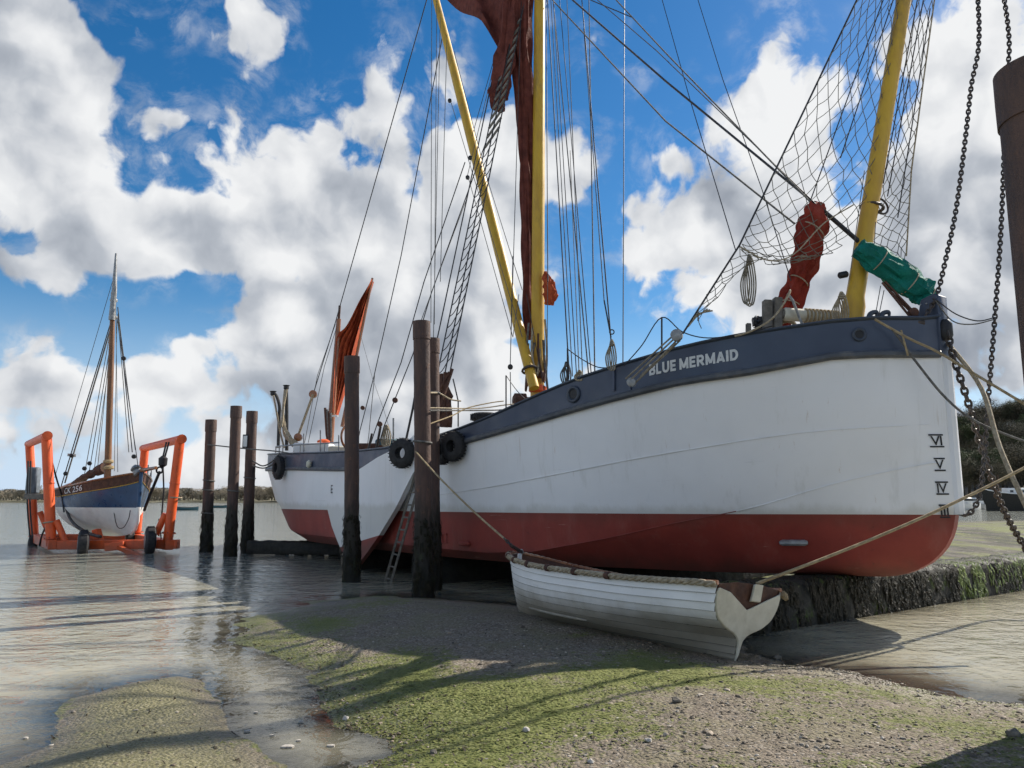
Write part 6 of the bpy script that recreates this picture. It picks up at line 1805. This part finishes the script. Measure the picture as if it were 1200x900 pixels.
MB().tube([yp(.3, .0, 2.55), yp(-1.2, 0, 2.62)], [.07, .05], 8).build("bowsprit", M['varnish'], yacht)
for s in (.5, 1.2, 2.0): MB().tube([yp(s, -yb(s), yz(s)), yp(s, -yb(s), yz(s) + .35)], .02, 5).build("stanchion", M['galv'], yacht)
MB().tube([yp(YL + .02, 0, .75), yp(YL + .25, 0, 2.2)], .09, 6).build("rudder", M['varnish'], yacht)
ytop = (135.3, 318, 26.6); yhd = (133.4, 366, 26.7)
for i, (p, q, r) in enumerate(((yhd, (71, 572, 28.3), .02), ((133.5, 372, 26.7), (76, 566, 28.2), .028), (yhd, (99, 556, 27.6), .014), ((132.5, 385, 26.7), (104, 556, 27.4), .014), ((132, 395, 26.7), (110, 553, 27.2), .012), ((133.5, 362, 26.7), (114, 552, 27), .012),
                               ((138, 360, 26.6), (155, 530, 25.8), .018), ((138, 362, 26.6), (158.5, 527, 25.6), .014), ((138, 368, 26.6), (151, 530, 25.9), .014), (ytop, (64, 560, 28.8), .010), (ytop, (138, 553, 25.8), .010), ((137, 375, 26.5), (134, 552, 26.3), .010), ((137, 372, 26.5), (162, 548, 24.9), .012))):
    MB().tube([at(*p), at(*q)], r, 5).build("shroud", M['wire'] if i % 3 == 0 else M['grey_rope'], yacht)
for u, v in ((84, 534), (77, 555), (105, 543), (99, 549), (157, 535), (145, 420)):
    MB().lathe(at(u, v, 27.2 if u < 120 else 25.8), (0, 1, 0), [(-.05, .03), (-.03, .075), (.03, .075), (.05, .03)], 10).build("rope_block", M['black'], yacht)
MB().bar(at(80, 533, 27.9), at(88, 534, 27.7), .06, .10).build("crosstree", M['galv'], yacht)
for pts in (((117, 564), (124, 578), (137, 583), (150, 577), (161, 560)), ((139, 578), (139, 600), (143, 617), (150, 618), (156, 608), (158, 598))):
    y0_ = 25.6
    q = [at(u, v, 25.9 - .9 * (u - 117) / 45) for u, v in pts]
    q = [p + (ny_ * .14) for p in q]
    MB().tube(catmull(q, 6), .014, 5).build("hanging_rope", M['grey_rope'] if pts[0][1] < 570 else M['wire'], yacht)
MB().tube([yp(.02, 0, 2.52), yp(.02, 0, 1.4)], .06, 8).build("stem", M['blue_hull'], yacht); MB().tube([yp(.02, 0, 1.4), yp(.03, 0, .95), yp(.2, 0, .7), yp(.5, 0, .55)], .06, 8).build("stem", M['white'], yacht)

# ------------------------------------------------------------------ boats further off
def open_boat(name, label, cat, c, L_, Bm, Hh, ang, mat, group=None):
    t = thing(name, label, cat, c, group); c = Vector(c); f = Vector((math.cos(ang), math.sin(ang), 0)); l = Vector((-f.y, f.x, 0))
    wb = pchip([-1, -.6, 0, .6, 1], [.6, .9, 1, .72, .04]); sh_ = lambda q: 1 + .25 * q * q
    g_ = MB()
    for side in (1, -1):
        g_.grid([[c + f * (q * L_ / 2) + l * (side * wb(q) * Bm / 2 * w_) + Vector((0, 0, Hh * sh_(q) * z - .1)) for w_, z in ((0, 0), (.7, .12), (.95, .6), (1, 1), (.9, 1), (.6, .3), (0, .25))] for q in np.linspace(-1, 1, 15)], flip=side > 0)
    g_.build("hull", mat, t)
    for q in (-.35, .25): MB().bar(c + f * q * L_ / 2 - l * Bm * .42 + Vector((0, 0, Hh * .7)), c + f * q * L_ / 2 + l * Bm * .42 + Vector((0, 0, Hh * .7)), .25, .04).build("thwart", M['grey_wood'], t)
    MB().tube([c + f * (q * L_ / 2) + l * (wb(q) * Bm / 2) + Vector((0, 0, Hh * sh_(q) - .08)) for q in np.linspace(-1, 1, 15)], .04, 5).build("gunwale", M['dark_wood'], t)
    return t
p = gnd(219, 598); open_boat("rowing_boat", "small dark empty rowing boat moored out on the water left of the thin piles", "rowing boat", p, 3.3, 1.4, .5, .15, M['teal'])
p = gnd(192, 597); open_boat("rowing_boat", "faint low boat far off on the water behind the orange hoist", "rowing boat", (p.x, 150, 0), 4, 1.4, .5, .1, M['teal'])
# the dark houseboat under the hill
hy0 = 112.0; KB = .54; P0_ = at(1155, 586, hy0); fx = Vector((1, -.12, 0)).normalized(); lx = Vector((-fx.y, fx.x, 0))
hbt = thing("houseboat", "long dark moored barge with a white wheelhouse under the wooded hill on the right", "houseboat", (P0_.x + 10, P0_.y, 0))
def hp(s, b, z): return Vector((P0_.x, P0_.y, 0)) + fx * (s * KB) + lx * (b * KB) + Vector((0, 0, z * KB))
hw = pchip([0, 1.5, 4, 20, 26], [.2, 1.6, 2.5, 2.6, 1.8]); hz = pchip([0, 4, 14, 26], [5.6, 4.7, 4.2, 4.8])
g_ = MB()
for side in (1, -1): g_.grid([[hp(s + (-.8 if z > .5 and s < .1 else 0), side * hw(s) * (.75 + .25 * z), -.3 + (hz(s) + .3) * z) for z in (0, .3, .6, .85, 1)] for s in (0, .6, 1.5, 3, 5, 9, 14, 20, 24, 26)], flip=side < 0)
g_.build("hull", M['black_timber'], hbt)
MB().grid([[hp(s, q * hw(s) * .98, hz(s) - .1) for q in (-1, 0, 1)] for s in (0, 1.5, 3, 5, 9, 14, 20, 26)]).build("deck", M['grey_wood'], hbt)
MB().tube([hp(s, -hw(s) - .05, hz(s)) for s in (0, 1.5, 3, 5, 9, 14, 20, 26)], .08, 6).build("rubbing_strake", M['white'], hbt)
for s0, s1, h_, mt in ((5.0, 11.0, 1.9, 'white'), (11.4, 22, 1.5, 'cream')):
    o = MB().slab([hp(s0, -1.7, hz(8) + h_ / 2 - .3), hp(s1, -1.7, hz(8) + h_ / 2 - .3), hp(s1, 1.7, hz(8) + h_ / 2 - .3), hp(s0, 1.7, hz(8) + h_ / 2 - .3)], (0, 0, 1), h_ * KB).build("cabin", M[mt], hbt, bevel=.06)
    k = int((s1 - s0) / 1.5)
    for i in range(k):
        c = hp(s0 + .9 + i * 1.5, -1.74, hz(8) + h_ * .55 - .3); MB().bar(c - fx * .22, c + fx * .22, .04, .33).build("window", M['glass'], o)
MB().tube([hp(3.5, 0, 4.5), hp(3.6, 0, 9.5)], .05, 6).build("mast", M['dark_wood'], hbt)
for i, (u, v, y, L_, mt, lab) in enumerate(((1131, 588, 120, 5.5, 'white', "white motor cruiser moored just right of the barge's stem, far off"), (1146, 587, 128, 4.5, 'galv', "grey moored motor boat between the cruiser and the dark houseboat"))):
    p = at(u, v, y); p.z = 0
    t = open_boat("motor_boat", lab, "motor boat", p, L_, 2.0, 1.0, .2 + .3 * i, M[mt], None)
    o = MB().box(p + Vector((-.3, 0, 1.35)), L_ * .42, 1.4, 1.1, .2).build("cabin", M['white'], t, bevel=.15)
    MB().box(p + Vector((-.3, -.03, 1.55)), L_ * .425, 1.42, .3, .2).build("window_band", M['glass'], o)
